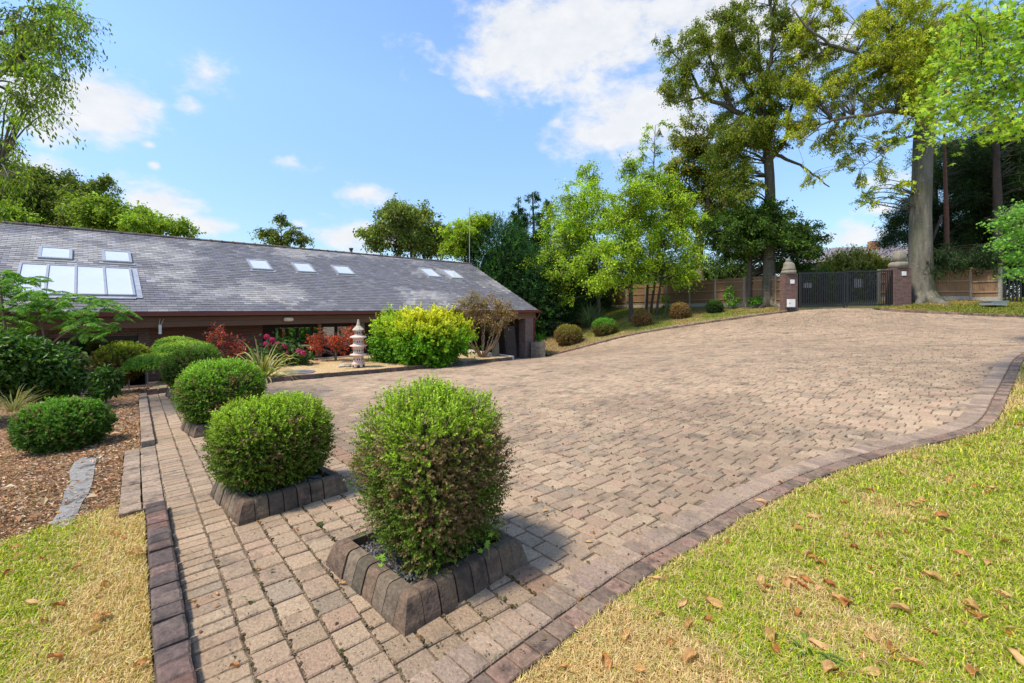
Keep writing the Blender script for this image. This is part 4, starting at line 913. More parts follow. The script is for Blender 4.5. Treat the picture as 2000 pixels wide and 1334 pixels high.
g = Geo(); g.loft([[(bx[0] - .76, bx[1] - .5, bx[2] + .99), (bx[0] + .72, bx[1] - .5, bx[2] + .9), (bx[0] + .72, bx[1] + .6, bx[2] + .9), (bx[0] - .76, bx[1] + .6, bx[2] + .99)], [(bx[0] - .76, bx[1] - .5, bx[2] + 1.06), (bx[0] + .72, bx[1] - .5, bx[2] + .97), (bx[0] + .72, bx[1] + .6, bx[2] + .97), (bx[0] - .76, bx[1] + .6, bx[2] + 1.06)]]); g.build('lid', wood_mat('old_lid', (.2, .16, .11), (.3, .25, .18), 0), root)

# ---- the bank: clipped bushes, grass clump
def bank_bush(px, py, r, ry, label, col, n=2600):
    b = G(px, py); c = (b[0], b[1] + r * .6, b[2] + ry * .93 + .03); bush('clipped_shrub', label, c, (r, r, ry), n, .055, col, 'clipped bushes along the bank', 0, 2.2, .15, shoot=.09, k=6, core=(.06, .045, .02), lump=.06)
BR = (.26, .15, .06)
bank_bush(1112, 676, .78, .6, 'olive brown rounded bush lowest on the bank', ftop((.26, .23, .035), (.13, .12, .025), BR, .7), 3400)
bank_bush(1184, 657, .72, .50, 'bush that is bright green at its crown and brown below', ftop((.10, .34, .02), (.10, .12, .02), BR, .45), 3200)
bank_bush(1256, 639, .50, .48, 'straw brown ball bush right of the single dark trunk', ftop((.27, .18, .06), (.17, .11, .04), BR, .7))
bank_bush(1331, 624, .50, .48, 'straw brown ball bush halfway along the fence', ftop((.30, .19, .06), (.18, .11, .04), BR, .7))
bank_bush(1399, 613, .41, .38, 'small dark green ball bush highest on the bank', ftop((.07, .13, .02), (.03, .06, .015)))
gb = G(1153, 640); strap_plant('pampas_grass', 'tall clump of grey-green ornamental grass on the bank by the dark conifers', gb, 420, 2.0, .035, [(.16, .25, .12), (.10, .19, .08), (.36, .28, .17), (.22, .30, .14)], M_leaf, (.75, 1.5), [4, 3, 2, 3])
fn = at(1052, 668, 25.6); strap_plant('fern', 'bright green fern behind the low brick wall', fn, 60, .8, .05, [(.10, .32, .03)], M_leaf, (.6, 1.4))

# ---- fences, gate, neighbour
M_fence = wood_mat('fence_boards', (.15,.08,.035), (.30,.165,.08), 0, 1.2); M_conc = attr_mat('concrete_post', .9, 12, .25, .3, 40, tint=(.33, .30, .25))
def fence(pts, h, label, bay=1.85, gb_=.3, name='fence_run'):
    pts = [np.array(p, float) for p in pts]; p0 = pts[0]; root = empty(name, (p0[0], p0[1], Zf(*p0)), label, 'fence', 'close-boarded fence runs'); 
    seq = []
    for a, b in zip(pts[:-1], pts[1:]):
        n = max(1, round(np.linalg.norm(b - a) / bay)); seq += [a + (b - a) * i / n for i in range(n)]
    seq.append(pts[-1])
    for i, p in enumerate(seq):
        z = Zf(*p); g = Geo(); g.box((p[0] - .055, p[1] - .055, z - .2), (p[0] + .055, p[1] + .055, z + h + .06)); g.build('post', M_conc, root)
        if i == len(seq) - 1: break
        q = seq[i + 1]; zq = Zf(*q); d = nrm(q - p); nn = np.array([-d[1], d[0]]); L_ = np.linalg.norm(q - p); zb = (z + zq) / 2 + gb_
        def Mx(x, y, zz, p=p, d=d, nn=nn): return (*(p + d * x + nn * y), zz)
        g = Geo(); x = .06
        while x < L_ - .06:
            g.box((x, -.012 + random.uniform(-.003, .003), zb), (min(x + .092, L_ - .06), .012, zb + h - gb_), Mx, pal(1, [(1, 1, 1)], None, .1)[0]); x += .1
        pn = g.build('panel', M_fence, root); g = Geo()
        for zz in (.22, .78, 1.32): g = Geo(); g.box((.06, -.055, zb + zz), (L_ - .06, -.018, zb + zz + .07), Mx); g.build('rail', railm, pn)
        g = Geo(); g.box((.06, -.03, zb + h - gb_ + .002), (L_ - .06, .03, zb + h - gb_ + .032), Mx); g.build('capping', railm, pn)
        g = Geo(); g.box((.057, -.025, min(z, zq) - .3), (L_ - .057, .025, zb - .004), Mx); g.build('gravel_board', M_conc, root)
railm = wood_mat('fence_rail', (.24, .15, .08), (.34, .23, .13))
fence([(7.0, 38.6), (11.3, 32.6), (15.6, 26.3), (15.55, 24.9)], 1.85, 'long brown close-boarded fence with concrete posts climbing the bank to the gate')
fence([(20.6, 25.0), (24.6, 23.9), (25.1, 22.9)], 1.8, 'short brown fence run in shade to the right of the big beech trunk')
M_black = plain('black_paint', (.012, .012, .013), .4)
def pier(px0, px1, py0, py1, D, label, plaque, statue, grp='gate piers'):
    b = at((px0 + px1) / 2, py1, D); w = (px1 - px0) / F * D / 2; zt = CAMZ + (HY - py0) / F * D
    root = empty('gate_pier', tuple(b), label, 'gate pier', grp); g = Geo(); g.box((b[0] - w, b[1], b[2] - .3), (b[0] + w, b[1] + 1.3 * w, zt)); g.build('brickwork', M_brick2, root)
    g = Geo(); pz = zt - plaque[1]; g.box((b[0] + plaque[0] - .11, b[1] - .03, pz - .11), (b[0] + plaque[0] + .11, b[1] - .004, pz + .11)); g.build('plaque', M_white, root)
    return b, w, zt
b, w, zt = pier(1533, 1558, 535, 606, 24.4, 'red brick gate pier on the left carrying a seated stone figure', (0.05, .42), None)
M_pst = attr_mat('grey_stone', .9, 10, .25, .3, 30, tint=(.23, .20, .15))
def statue(b, w, zt, label, prof, name='stone_statue', cat='statue'):
    prof = [(nm, [(z, rx * .88, ry * .88, dx) for (z, rx, ry, dx) in rr_]) for nm, rr_ in prof]; c = np.array([b[0], b[1] + w * .65, zt]); root = empty(name, tuple(c), label, cat); g = Geo()
    for (nm, rings) in prof:
        g2 = Geo(); g2.loft([[(c[0] + dx + rx * math.copysign(abs(math.cos(t)) ** .55, math.cos(t)), c[1] + ry * math.copysign(abs(math.sin(t)) ** .55, math.sin(t)), c[2] + z) for t in np.linspace(0, 2 * math.pi, 17)[:-1]] for (z, rx, ry, dx) in rings], (1, 1, 1)); g2.build(nm, M_pst, root, True)
statue(b, w, zt, 'seated stone lion-like figure on the left gate pier', [('plinth', [(.003, .38, .36, 0), (.2, .36, .34, 0)]), ('body', [(.2, .35, .32, 0), (.30, .34, .3, 0), (.38, .29, .28, .02), (.50, .29, .25, .02), (.60, .27, .2, 0), (.67, .17, .14, -.03), (.70, .1, .1, -.04)]), ('head', [(.68, .07, .09, -.05), (.73, .11, .13, -.05), (.81, .10, .12, -.05), (.86, .05, .06, -.04)])])
rb = at(1545, 604, 24.25); root = empty('meter_box', (rb[0], rb[1], rb[2]), 'white meter box at the foot of the left gate pier', 'box'); g = Geo(); g.box((rb[0] - .17, rb[1] - .10, rb[2] + .12), (rb[0] + .17, rb[1] + .1, rb[2] + .55)); g.build('cabinet', M_white, root); g = Geo(); g.box((rb[0] - .16, rb[1] - .08, rb[2] - .1), (rb[0] + .16, rb[1] + .08, rb[2] + .118)); g.build('base', M_black, root); g = Geo(); g.box((rb[0] - .15, rb[1] - .112, rb[2] + .3), (rb[0] - .12, rb[1] - .102, rb[2] + .36)); g.build('latch', M_black, root)
b, w, zt = pier(1747, 1780, 523, 600, 23.4, 'red brick gate pier behind the big beech trunk', (.05, .3), None)
statue(b, w, zt, 'pale stone finial with stepped block top on the right gate pier', [('plinth', [(.003, .44, .4, 0), (.24, .42, .38, 0), (.32, .36, .34, .04)]), ('body', [(.32, .34, .3, .05), (.6, .31, .27, .07), (.86, .27, .24, .08), (.92, .2, .18, .08)])], 'stone_finial', 'finial')
ga = at(1559, 602, 24.4); gb2 = at(1747, 598, 23.5); gm = (ga + gb2) / 2
for (p, q, lab, sg) in ((ga, gm, 'left leaf of the tall black metal driveway gate', (.30, .42, 1.02, 1.28)), (gm, gb2, 'right leaf of the tall black metal driveway gate', (.42, .86, .95, 1.3))):
    root = empty('gate_leaf', tuple(p), lab, 'gate', 'driveway gate leaves'); d = nrm((q - p)[:2]); nn = np.array([-d[1], d[0]]); L_ = np.linalg.norm((q - p)[:2]) - .02
    Mx = lambda x, y, z, p=p, d=d, nn=nn: (p[0] + d[0] * x + nn[0] * y, p[1] + d[1] * x + nn[1] * y, p[2] + z)
    g = Geo()
    for (x0, x1, z0, z1) in ((.03, .11, .03, 1.97), (L_ - .08, L_, .03, 1.97), (.112, L_ - .082, .08, .16), (.112, L_ - .082, 1.88, 1.95)): g.box((x0, -.03, z0), (x1, .03, z1), Mx)
    g.build('gate_frame', M_black, root)
    nb_ = 24
    for k in range(nb_):
        x = .15 + (L_ - .28) * k / (nb_ - 1); g = Geo(); g.box((x - .019, -.019, .162), (x + .019, .019, 1.878), Mx); g.build('bar', M_black, root)
    g = Geo(); g.box((sg[0] , .05, sg[2] + .1), (sg[0] + (.42 if sg[1] < .5 else .4), .06, sg[3] + .1 + (0.0 if sg[1] < .5 else .12)), Mx); g.build('notice', M_white, root)
g = Geo(); q = at(1940, 590, 21.5); root = empty('drain_cover', tuple(q), 'grey rectangular inspection cover raised in the grass near the fence end', 'cover'); g.box((q[0] - .36, q[1] - .3, q[2] - .15), (q[0] + .36, q[1] + .3, q[2] + .03)); g.box((q[0] - .40, q[1] - .34, q[2] + .033), (q[0] + .40, q[1] + .34, q[2] + .06)); g.build('cover', M_alu, root)
root = empty('railing', (25.2, 22.7, Zf(25.2, 22.7)), 'dark vertical railing in deep shade at the right edge', 'railing')
for k in range(22):
    x = 25.2 + k * .14; y = 22.75 - k * .05; z = Zf(x, y); g = Geo(); g.box((x - .04, y - .015, z), (x + .04, y + .015, z + 1.75)); g.build('slat', M_black, root)
g = Geo(); g.tube([(25.2, 22.8, Zf(25.2, 22.8) + 1.5), (28.3, 21.7, Zf(28.3, 21.7) + 1.5)], .03, 4); g.build('top_rail', M_black, root)
# neighbour house
nh = at(1680, 560, 46); root = empty('neighbour_house', (nh[0], nh[1], 1.5), 'distant house with hipped slate roof seen above the gate', 'house'); g = Geo()
e0 = at(1603, 511, 44); e1 = np.array([e0[0] + 15, e0[1] - 2, e0[2]]); e2 = e1 + (1, 9, 0); e3 = e0 + (1, 9, 0); r0 = e0 + (4.2, 4.2, 1.95); r1 = e1 + (-3.8, 4.4, 1.95)
g.add([e0, e1, e2, e3, r0, r1], [(0, 1, 5, 4), (1, 2, 5), (2, 3, 4, 5), (3, 0, 4), (3, 2, 1, 0)], (.20, .16, .165)); g.build('roof', M_slate, root)
g = Geo(); g.loft([[(e0[0] + .5, e0[1] + .5, 1), (e1[0] - .5, e1[1] + .5, 1), (e2[0] - .5, e2[1] - .5, 1), (e3[0] + .5, e3[1] - .5, 1)], [(e0[0] + .5, e0[1] + .5, e0[2] - .01), (e1[0] - .5, e1[1] + .5, e0[2] - .01), (e2[0] - .5, e2[1] - .5, e0[2] - .01), (e3[0] + .5, e3[1] - .5, e0[2] - .01)]]); g.build('wall', M_brick, root)
g = Geo(); q = at(1706, 480, 46.5); g.box((q[0] - .4, q[1] - .3, q[2] - .8), (q[0] + .4, q[1] + .3, q[2] + .45)); g.build('chimney', plain('orange_brick', (.36, .17, .09), .9), root)

# ------------------------------------------------------------ trees
def E(*a): return ell(*a)
OL = [(.15,.20,.035),(.11,.16,.03),(.19,.23,.045),(.085,.12,.025)]
# overhanging birch at the top left, rooted outside the frame
b = np.array([-11.6, 8.2, Zf(-11.6, 8.2)])
birch = [(at(px, py, random.uniform(7.0, 8.6)), random.uniform(.22, .4)) for (px, py, n) in [(40,40,9),(100,60,8),(140,90,5),(60,130,8),(20,100,8),(110,140,5),(30,200,7),(80,190,4),(15,270,6),(10,330,7),(30,355,4),(150,20,5),(100,10,6),(-60,60,8),(-60,200,8),(-60,320,8),(-150,150,8)] for px, py in [(px + random.uniform(-28, 28), py + random.uniform(-26, 26)) for _ in range(n)]]
tree('birch_tree', 'birch leaning in from the left edge with thin hanging sprays of small leaves', b, [(b - (0, 0, .2), .2), (b + (.2, 0, 3), .16), (b + (.7, -.1, 6.5), .09), (b + (.8, 0, 8), .05)], birch, 620, .07, [(.17,.27,.03),(.12,.20,.025),(.24,.34,.04),(.09,.15,.02)], None,
     limbs=[[(b + (.4, 0, 4), .08), (at(0, 330, 7.8), .03)], [(b + (.6, 0, 5.5), .08), (at(40, 120, 7.8), .025)], [(b + (.7, 0, 6.8), .07), (at(110, 30, 7.8), .02)]], bark=(.16, .14, .11), droop=.5, ntw=7, twr=.004, width=.36, spread=.14, hang=.6)
# wood behind the roof on the left
GWO = 'trees behind the slate roof'
def bt(name, label, px, D, cl, nl, leaf, cols, w=None, h=6, r=.2, group=None, **k):
    x = (px - CX) / F * D; b = np.array([x, D, Zf(x, D) - .1]); top = at(px, h, D)
    return tree(name, label, b, [(b - (0, 0, .3), r), (b * .5 + top * .5 + (.2, 0, 0), r * .7), (top, r * .25)], cl, nl, leaf, cols, w, group=group, **k)
bt('oak_tree', 'dark olive broad tree above the far left of the slate roof', 20, 34, E(20, 400, 95, 75, 60, 34, 4, .8 and (.9, 1.4)), 300, .20, OL, None, 380, .25, GWO)
bt('oak_tree', 'mid green dense tree between the far left tree and the slim birch on the skyline', 110, 37, E(112, 410, 55, 65, 44, 37, 3.5, (.9, 1.4)), 300, .20, [(.085,.125,.03),(.11,.15,.035),(.065,.10,.025)], None, 380, .25, GWO)
bt('birch_tree', 'slim open topped birch rising over the wood behind the roof', 178, 33, E(190, 365, 24, 22, 14, 33, 1.5, (.35, .6)) + E(170, 400, 35, 35, 20, 33, 2, (.5, .8)) + E(205, 350, 10, 8, 3, 33, 1, (.3, .4)), 380, .15, OL, None, 360, .12, GWO, bark=(.45, .42, .38))
bt('sycamore_tree', 'sunlit yellow-green tree just above the middle left ridge', 235, 32, E(235, 435, 50, 34, 34, 32, 3, (.7, 1.1)), 340, .19, [(.16,.23,.03),(.20,.28,.035),(.11,.17,.025)], None, 425, .2, GWO)
bt('sycamore_tree', 'bright green tree tapering down to the ridge right of the wood', 310, 31, E(305, 448, 55, 20, 26, 31, 3, (.5, .85)), 360, .17, [(.17,.25,.03),(.22,.31,.035),(.12,.19,.025)], None, 440, .16, GWO)
bt('oak_tree', 'low bright tree peeping over the left end of the ridge', 10, 25, E(12, 430, 30, 18, 10, 25, 2, (.5, .8)), 420, .16, [(.22,.32,.035),(.15,.24,.03)], None, 430, .15, GWO)
bt('birch_tree', 'lone sparse birch standing above the middle of the ridge', 548, 33, E(552, 430, 12, 16, 6, 33, 1, (.3, .5)) + E(520, 458, 25, 16, 9, 33, 1.5, (.3, .55)) + E(580, 460, 26, 18, 10, 33, 1.5, (.3, .55)) + E(550, 462, 22, 22, 7, 33, 1.5, (.4, .6)), 330, .15, OL, None, 425, .1, GWO, hang=.7)
bt('willow_tree', 'large loose olive green tree above the right half of the ridge', 800, 36, E(790, 440, 60, 45, 46, 36, 3.5, (.6, 1.1)) + E(740, 465, 28, 30, 14, 36, 3, (.5, .9)) + E(850, 460, 40, 35, 22, 36, 3, (.6, 1.0)) + E(755, 415, 16, 10, 4, 36, 1, (.3, .5)), 260, .19, [(.13,.17,.035),(.10,.14,.03),(.17,.21,.045),(.08,.11,.025)], None, 410, .2, GWO, hang=.5)
bt('sycamore_tree', 'lime green tree beside the aerial at the end of the ridge', 905, 33, E(905, 470, 42, 36, 26, 33, 2, (.5, .9)) + E(940, 440, 30, 22, 12, 33, 1.5, (.4, .7)) + E(880, 485, 25, 20, 8, 33, 1, (.4, .6)), 400, .17, [(.30,.40,.03),(.22,.32,.03),(.17,.25,.03)], None, 440, .16, GWO, ntw=10)
# cypresses at the gable
DG = [(.018,.055,.014),(.03,.08,.018),(.012,.04,.012),(.045,.11,.02)]
def cypress(label, px, D, rx, ytop, ybot, cols, n=5200, group='dark cypresses beyond the gable', p=2.0):
    c = at(px, (ytop + ybot) / 2, D); rz = (ybot - ytop) / 2 / F * D; r = rx / F * D
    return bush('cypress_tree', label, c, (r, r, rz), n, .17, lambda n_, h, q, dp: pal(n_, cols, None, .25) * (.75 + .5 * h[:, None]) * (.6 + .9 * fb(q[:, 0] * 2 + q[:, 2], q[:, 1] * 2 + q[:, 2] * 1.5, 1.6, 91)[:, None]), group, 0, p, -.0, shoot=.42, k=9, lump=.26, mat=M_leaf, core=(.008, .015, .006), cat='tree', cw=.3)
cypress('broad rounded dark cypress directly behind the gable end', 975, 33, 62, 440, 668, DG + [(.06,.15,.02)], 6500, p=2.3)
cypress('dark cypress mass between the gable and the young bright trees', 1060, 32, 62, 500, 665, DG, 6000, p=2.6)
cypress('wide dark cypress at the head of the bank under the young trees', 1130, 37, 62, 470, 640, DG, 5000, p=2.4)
for i, (px, yt, rx, lab) in enumerate([(1040, 372, 36, 'tallest pointed conifer on the skyline left of the bright young trees'), (1012, 388, 26, 'pointed conifer on the left shoulder of the tallest one'), (1068, 385, 28, 'pointed conifer on the right shoulder of the tallest one')]):
    D = 41 + i; cl = []
    for k in range(46):
        t = random.random() ** .8; y = yt + t * 150; w = rx * (.12 + t * 1.1); a = random.uniform(0, 6.28); cl.append((at(px + math.cos(a) * w, y, D + math.sin(a) * w / F * D), .3 + .55 * t))
    bt('conifer_tree', lab, px, D, cl, 420, .2, DG, None, yt + 4, .2, 'pointed conifers on the skyline', width=.32, droop=-.3, ntw=7, bark=(.05, .04, .03))
# young cherries on the bank
CH = [(.27,.40,.035),(.19,.31,.028),(.36,.48,.045),(.12,.20,.022),(.42,.42,.05)]
GC = 'young trees on the bank'
def cherry(label, base_px, cl, top, r, nl=400, leaf=.135, lim=()):
    b = G(*base_px); tp = at(*top); mid = b * .55 + tp * .45 + (random.uniform(-.1, .1), 0, 0)
    return tree('cherry_tree', label, b, [(b - (0, 0, .2), r * 1.15), (b + (0, 0, .25), r), (mid, r * .8), (tp, r * .2)], cl, nl, leaf, CH, [4, 4, 3, 4, .5], group=GC, bark=(.12, .095, .075), droop=.35, ntw=9, twr=.012, width=.5, spread=.2, cvar=.22)
cherry('leaning thin tree whose crown reaches left over the dark cypresses', (1172, 636), E(1120, 430, 62, 80, 40, 31, 2, (.5, .85)) + E(1100, 520, 60, 70, 26, 30, 2, (.5, .85)) + E(1150, 345, 30, 40, 9, 31, 1, (.35, .6)), (1150, 350, 31), .13)
cherry('tree with the thickest dark trunk in the middle of the bank and the broadest crown', (1232, 628), E(1225, 420, 75, 95, 60, 28.5, 2.4, (.5, .85)) + E(1200, 520, 85, 55, 34, 28, 2.2, (.5, .8)), (1230, 340, 28.5), .15)
cherry('slender tree with a thin leafy spire poking highest of the young trees', (1262, 614), E(1275, 400, 55, 70, 30, 30, 2, (.5, .8)) + [(at(1276 + random.uniform(-24, 24), y, 30), .34) for y in (240, 248, 258, 265, 275, 285, 290, 300, 306, 312, 322, 330, 338)], (1280, 245, 30), .09)
cherry('thin dark stemmed young tree, middle one of the close trio by the straw ball bush', (1271, 614), E(1320, 440, 55, 80, 34, 29.5, 2, (.5, .8)), (1300, 380, 29.5), .09)
cherry('thin young tree rightmost of the close trio with a low crown over the fence', (1282, 618), E(1320, 520, 60, 35, 22, 28.5, 1.8, (.45, .7)) + E(1260, 500, 50, 45, 18, 28.5, 1.8, (.45, .7)), (1300, 470, 28.5), .09)
# beech behind the fence
b = at(1368, 545, 36); BE = [(.15,.21,.03),(.11,.16,.025),(.21,.23,.035),(.07,.11,.02),(.26,.20,.04)]
tree('beech_tree', 'pale pinkish forked beech behind the fence between the young trees and the gate', (b[0], b[1], Zf(b[0], b[1])), [((b[0], b[1], Zf(b[0], b[1]) - .2), .5), (at(1362, 500, 36), .42), (at(1366, 460, 36), .36), (at(1385, 400, 36), .2), (at(1378, 300, 36), .08)], E(1365, 330, 62, 80, 50, 36, 3, (.6, 1.1)) + E(1340, 260, 40, 40, 14, 36, 2, (.5, .8)) + E(1420, 380, 45, 70, 28, 36, 2.5, (.6, 1)) + E(1330, 420, 40, 60, 20, 37, 2, (.6, .9)),
     300, .16, BE, None, limbs=[[(at(1366, 460, 36), .3), (at(1345, 420, 36.3), .2), (at(1310, 370, 36.5), .08)], [(at(1372, 440, 36), .25), (at(1415, 395, 35.5), .16), (at(1450, 360, 35.2), .07)]], bark=(.22, .165, .13), group='tall beeches by the gate', barkmat=M_bark, hang=.3)
# beech left of the gate
b = G(1500, 600); D = b[1]
BG = [(.15,.22,.028),(.11,.165,.02),(.21,.25,.03),(.26,.22,.035),(.07,.115,.015)]
tree('beech_tree', 'tall beech with bronze tinted crown and dark skirt of leaves left of the gate', b, [(b - (0, 0, .2), .50), (b + (0, 0, .5), .37), (at(1503, 480, D), .32), (at(1505, 380, D), .28), (at(1500, 300, D), .25), (at(1488, 200, D), .16), (at(1480, 60, D), .04)],
     E(1500, 15, 70, 50, 26, D, 2, (.35, .6)) + E(1350, 130, 55, 75, 36, D, 2, (.4, .7)) + E(1430, 90, 60, 80, 44, D, 2.4, (.45, .75)) + E(1480, 220, 75, 85, 62, D, 2.6, (.45, .8)) + E(1420, 290, 50, 50, 26, D, 2, (.4, .7)) + E(1530, 120, 55, 100, 34, D, 2.2, (.4, .7)) + E(1300, 170, 28, 40, 9, D, 1, (.25, .4)) + E(1440, 360, 42, 40, 18, D, 2, (.4, .65)) + E(1290, 90, 18, 14, 3, D, 1, (.2, .3)),
     820, .095, BG, [4, 4, 3, 2, 3], limbs=[[(at(1500, 260, D), .2), (at(1420, 205, D), .14), (at(1370, 190, D), .1), (at(1345, 130, D), .06), (at(1300, 90, D), .025)], [(at(1430, 210, D), .1), (at(1400, 150, D), .08), (at(1370, 60, D), .03)], [(at(1498, 250, D), .17), (at(1450, 150, D - .6), .1), (at(1425, 30, D - .8), .05)],
     [(at(1505, 310, D), .18), (at(1540, 270, D), .12), (at(1535, 240, D), .1), (at(1560, 160, D), .05)], [(at(1505, 300, D), .12), (at(1560, 320, D), .07), (at(1620, 365, D), .03)], [(at(1490, 190, D), .14), (at(1510, 90, D), .1), (at(1500, -40, D), .05)], [(at(1370, 190, D), .07), (at(1320, 200, D), .04), (at(1285, 180, D), .02)]],
     bark=(.12, .10, .07), group='tall beeches by the gate', barkmat=M_beech, droop=.4, ntw=8, hang=.55, flare=.75, tsides=16, inner=.2)
LD_ = [(.04,.085,.018),(.06,.12,.022),(.03,.06,.012),(.085,.155,.025)]
b2_ = at(1462, 545, 27.5); b2_[2] = Zf(b2_[0], b2_[1])
tree('holly_tree', 'low dark evergreen spreading over the fence beneath the tall bronze beech', b2_, [(b2_ - (0, 0, .2), .16), (at(1465, 500, 27.5), .12), (at(1470, 430, 27.5), .05)], E(1450, 455, 75, 55, 62, 27.5, 2.4, (.5, .85)) + E(1540, 480, 60, 50, 44, 26.8, 2, (.45, .75)) + E(1500, 420, 60, 30, 22, 27, 2, (.4, .7)) + E(1595, 470, 28, 12, 8, 26.5, 1, (.25, .4)) + E(1560, 530, 34, 22, 14, 27.2, 1.2, (.35, .6)), 620, .12, LD_, None, droop=.3, ntw=8, bark=(.1, .08, .06))
# the big beech by the right gate pier
b = G(1797, 590); D = b[1]; b[2] = at(1797, 592, D)[2]
BJ = [(.32,.37,.03),(.22,.29,.025),(.46,.46,.04),(.12,.17,.02),(.54,.46,.04)]
tree('beech_tree', 'massive smooth grey beech trunk with golden green crown right of the gate', b, [(b - (0, 0, .3), .95), (b + (-.1, 0, .12), .82), (b + (0, 0, .55), .60), (at(1798, 470, D), .49), (at(1800, 380, D), .45), (at(1800, 290, D), .42), (at(1806, 230, D), .40), (at(1820, 150, D), .3), (at(1830, 40, D), .2)],
     E(1640, 120, 95, 105, 84, D, 2, (.28, .5)) + E(1740, 120, 75, 115, 84, D, 2.4, (.3, .55)) + E(1680, 270, 80, 55, 46, D, 1.8, (.22, .42)) + E(1590, 230, 60, 65, 34, D, 1.6, (.22, .42)) + E(1725, 350, 50, 45, 20, D, 1.2, (.2, .35)) + E(1830, 90, 60, 90, 60, D, 2.2, (.35, .6)) + E(1795, 150, 45, 90, 44, D - 1.3, .6, (.28, .45)) + E(1770, 60, 60, 60, 26, D - 1, 1, (.3, .45)) + E(1600, 40, 60, 60, 26, D, 2, (.3, .5)) + E(1760, 30, 60, 40, 20, D, 2, (.35, .6)) + E(1570, 350, 26, 12, 5, D, 1, (.2, .3)) + E(1690, 395, 20, 15, 4, D, 1, (.2, .3)),
     1150, .082, BJ, [4, 4, 2, 3, 1], limbs=[[(at(1795, 225, D), .2), (at(1750, 215, D - .5), .14), (at(1680, 225, D - .8), .1), (at(1600, 240, D - .8), .05), (at(1560, 290, D - .8), .02)], [(at(1800, 205, D), .3), (at(1775, 180, D), .22), (at(1778, 120, D), .14), (at(1740, 90, D), .1), (at(1690, 70, D), .05)],
     [(at(1775, 170, D), .18), (at(1720, 120, D - .4), .12), (at(1650, 95, D - .6), .09), (at(1590, 75, D - .8), .06), (at(1545, 10, D - .8), .03)], [(at(1650, 95, D - .6), .08), (at(1610, 110, D - .6), .06), (at(1580, 50, D - .6), .04)], [(at(1808, 190, D), .26), (at(1840, 110, D), .2), (at(1880, 40, D), .12)], [(at(1740, 90, D), .1), (at(1725, 30, D), .07), (at(1700, -30, D), .05)],
     [(at(1800, 260, D), .1), (at(1760, 270, D - .3), .05), (at(1710, 310, D - .5), .025), (at(1680, 330, D - .5), .015)], [(at(1778, 130, D), .12), (at(1762, 60, D), .09), (at(1780, 0, D), .06)]],
     bark=(.155, .135, .10), group='tall beeches by the gate', barkmat=M_beech, droop=.4, ntw=7, hang=.7, flare=1.0, tsides=24, twr=.009, branch=.8)
# dark pines on the right
PN = [(.02,.045,.016),(.03,.065,.02),(.014,.03,.012),(.045,.075,.03)]
def pine(label, px, D, cl, rb=.16, nl=700, bark=(.25, .10, .06), leaf=.17, h=250):
    x = (px - CX) / F * D; b = np.array([x, D, Zf(x, D)]); top = at(px - 8, h, D)
    return tree('pine_tree', label, b, [(b - (0, 0, .2), rb * 1.2), (b * .5 + top * .5, rb), (top, rb * .4)], cl, nl, leaf, PN, None, group='dark pines behind the right fence', bark=bark, width=.2, droop=.1, ntw=11, twr=.007, spread=.2, cvar=.3, branch=.3, tcol=(.05, .045, .03))
pine('slender pine with a reddish bare trunk just right of the big beech', 1852, 26, E(1875, 380, 60, 90, 55, 27.5, 2, (.5, .9)) + E(1860, 480, 45, 40, 22, 27.5, 1.5, (.5, .8)), .12, bark=(.15, .07, .045))
pine('pine behind the big beech reaching out over the gate pier', 1830, 29, E(1765, 440, 45, 35, 22, 28, 1.5, (.35, .65)) + E(1740, 470, 35, 18, 10, 27, 1, (.3, .5)) + E(1790, 400, 25, 30, 9, 28, 1, (.3, .5)) + E(1840, 330, 30, 70, 22, 29, 2, (.5, .8)), .2, bark=(.12, .08, .06))
pine('thick dark trunked pine near the end of the right fence', 1952, 25, E(1945, 400, 50, 110, 60, 28, 2, (.6, 1)) + E(1990, 330, 50, 90, 40, 27, 2, (.6, 1)), .2, bark=(.055, .038, .03), h=200)
pine('deep shaded pine filling the right edge', 2010, 30, E(1985, 450, 60, 90, 60, 30, 2.5, (.7, 1.1)) + E(1910, 300, 60, 60, 30, 31, 2, (.7, 1.1)) + E(1900, 480, 60, 40, 26, 31, 1.5, (.6, 1)), .3, bark=(.1, .07, .05), h=200)
for i, (px, rx, ry, cy, D, lab) in enumerate([(1860, 60, 50, 500, 30, 'dark evergreen undergrowth behind the short right fence'), (1960, 70, 70, 500, 31, 'dark evergreen undergrowth behind the railing')]):
    c = at(px, cy, D); bush('evergreen_shrub', lab, c, (rx / F * D, 1.6, ry / F * D + .6), 2600, .13, lambda n_, h, q, dp: pal(n_, PN + LD_[:2], None, .3), 'undergrowth behind the right fence', 0, 2.4, 0, shoot=.3, k=6, lump=.3, core=(.008, .012, .006), cat='shrub')
tree('pine_tree', 'added low hanging dark pine sprays shading the short right fence', np.array([21.6, 24.4, Zf(21.6, 24.4)]), [((21.6, 24.4, Zf(21.6, 24.4) - .2), .1), (at(1840, 420, 24.6), .05)], E(1850, 500, 34, 40, 16, 23.9, .7, (.3, .5)) + E(1925, 505, 40, 26, 14, 23.5, .7, (.3, .5)), 800, .14, PN, None, group='dark pines behind the right fence', bark=(.06, .045, .035), width=.22, droop=.5, hang=.5, ntw=9, twr=.006, branch=.3)  # extra pine, added so that its sprays shade the fence
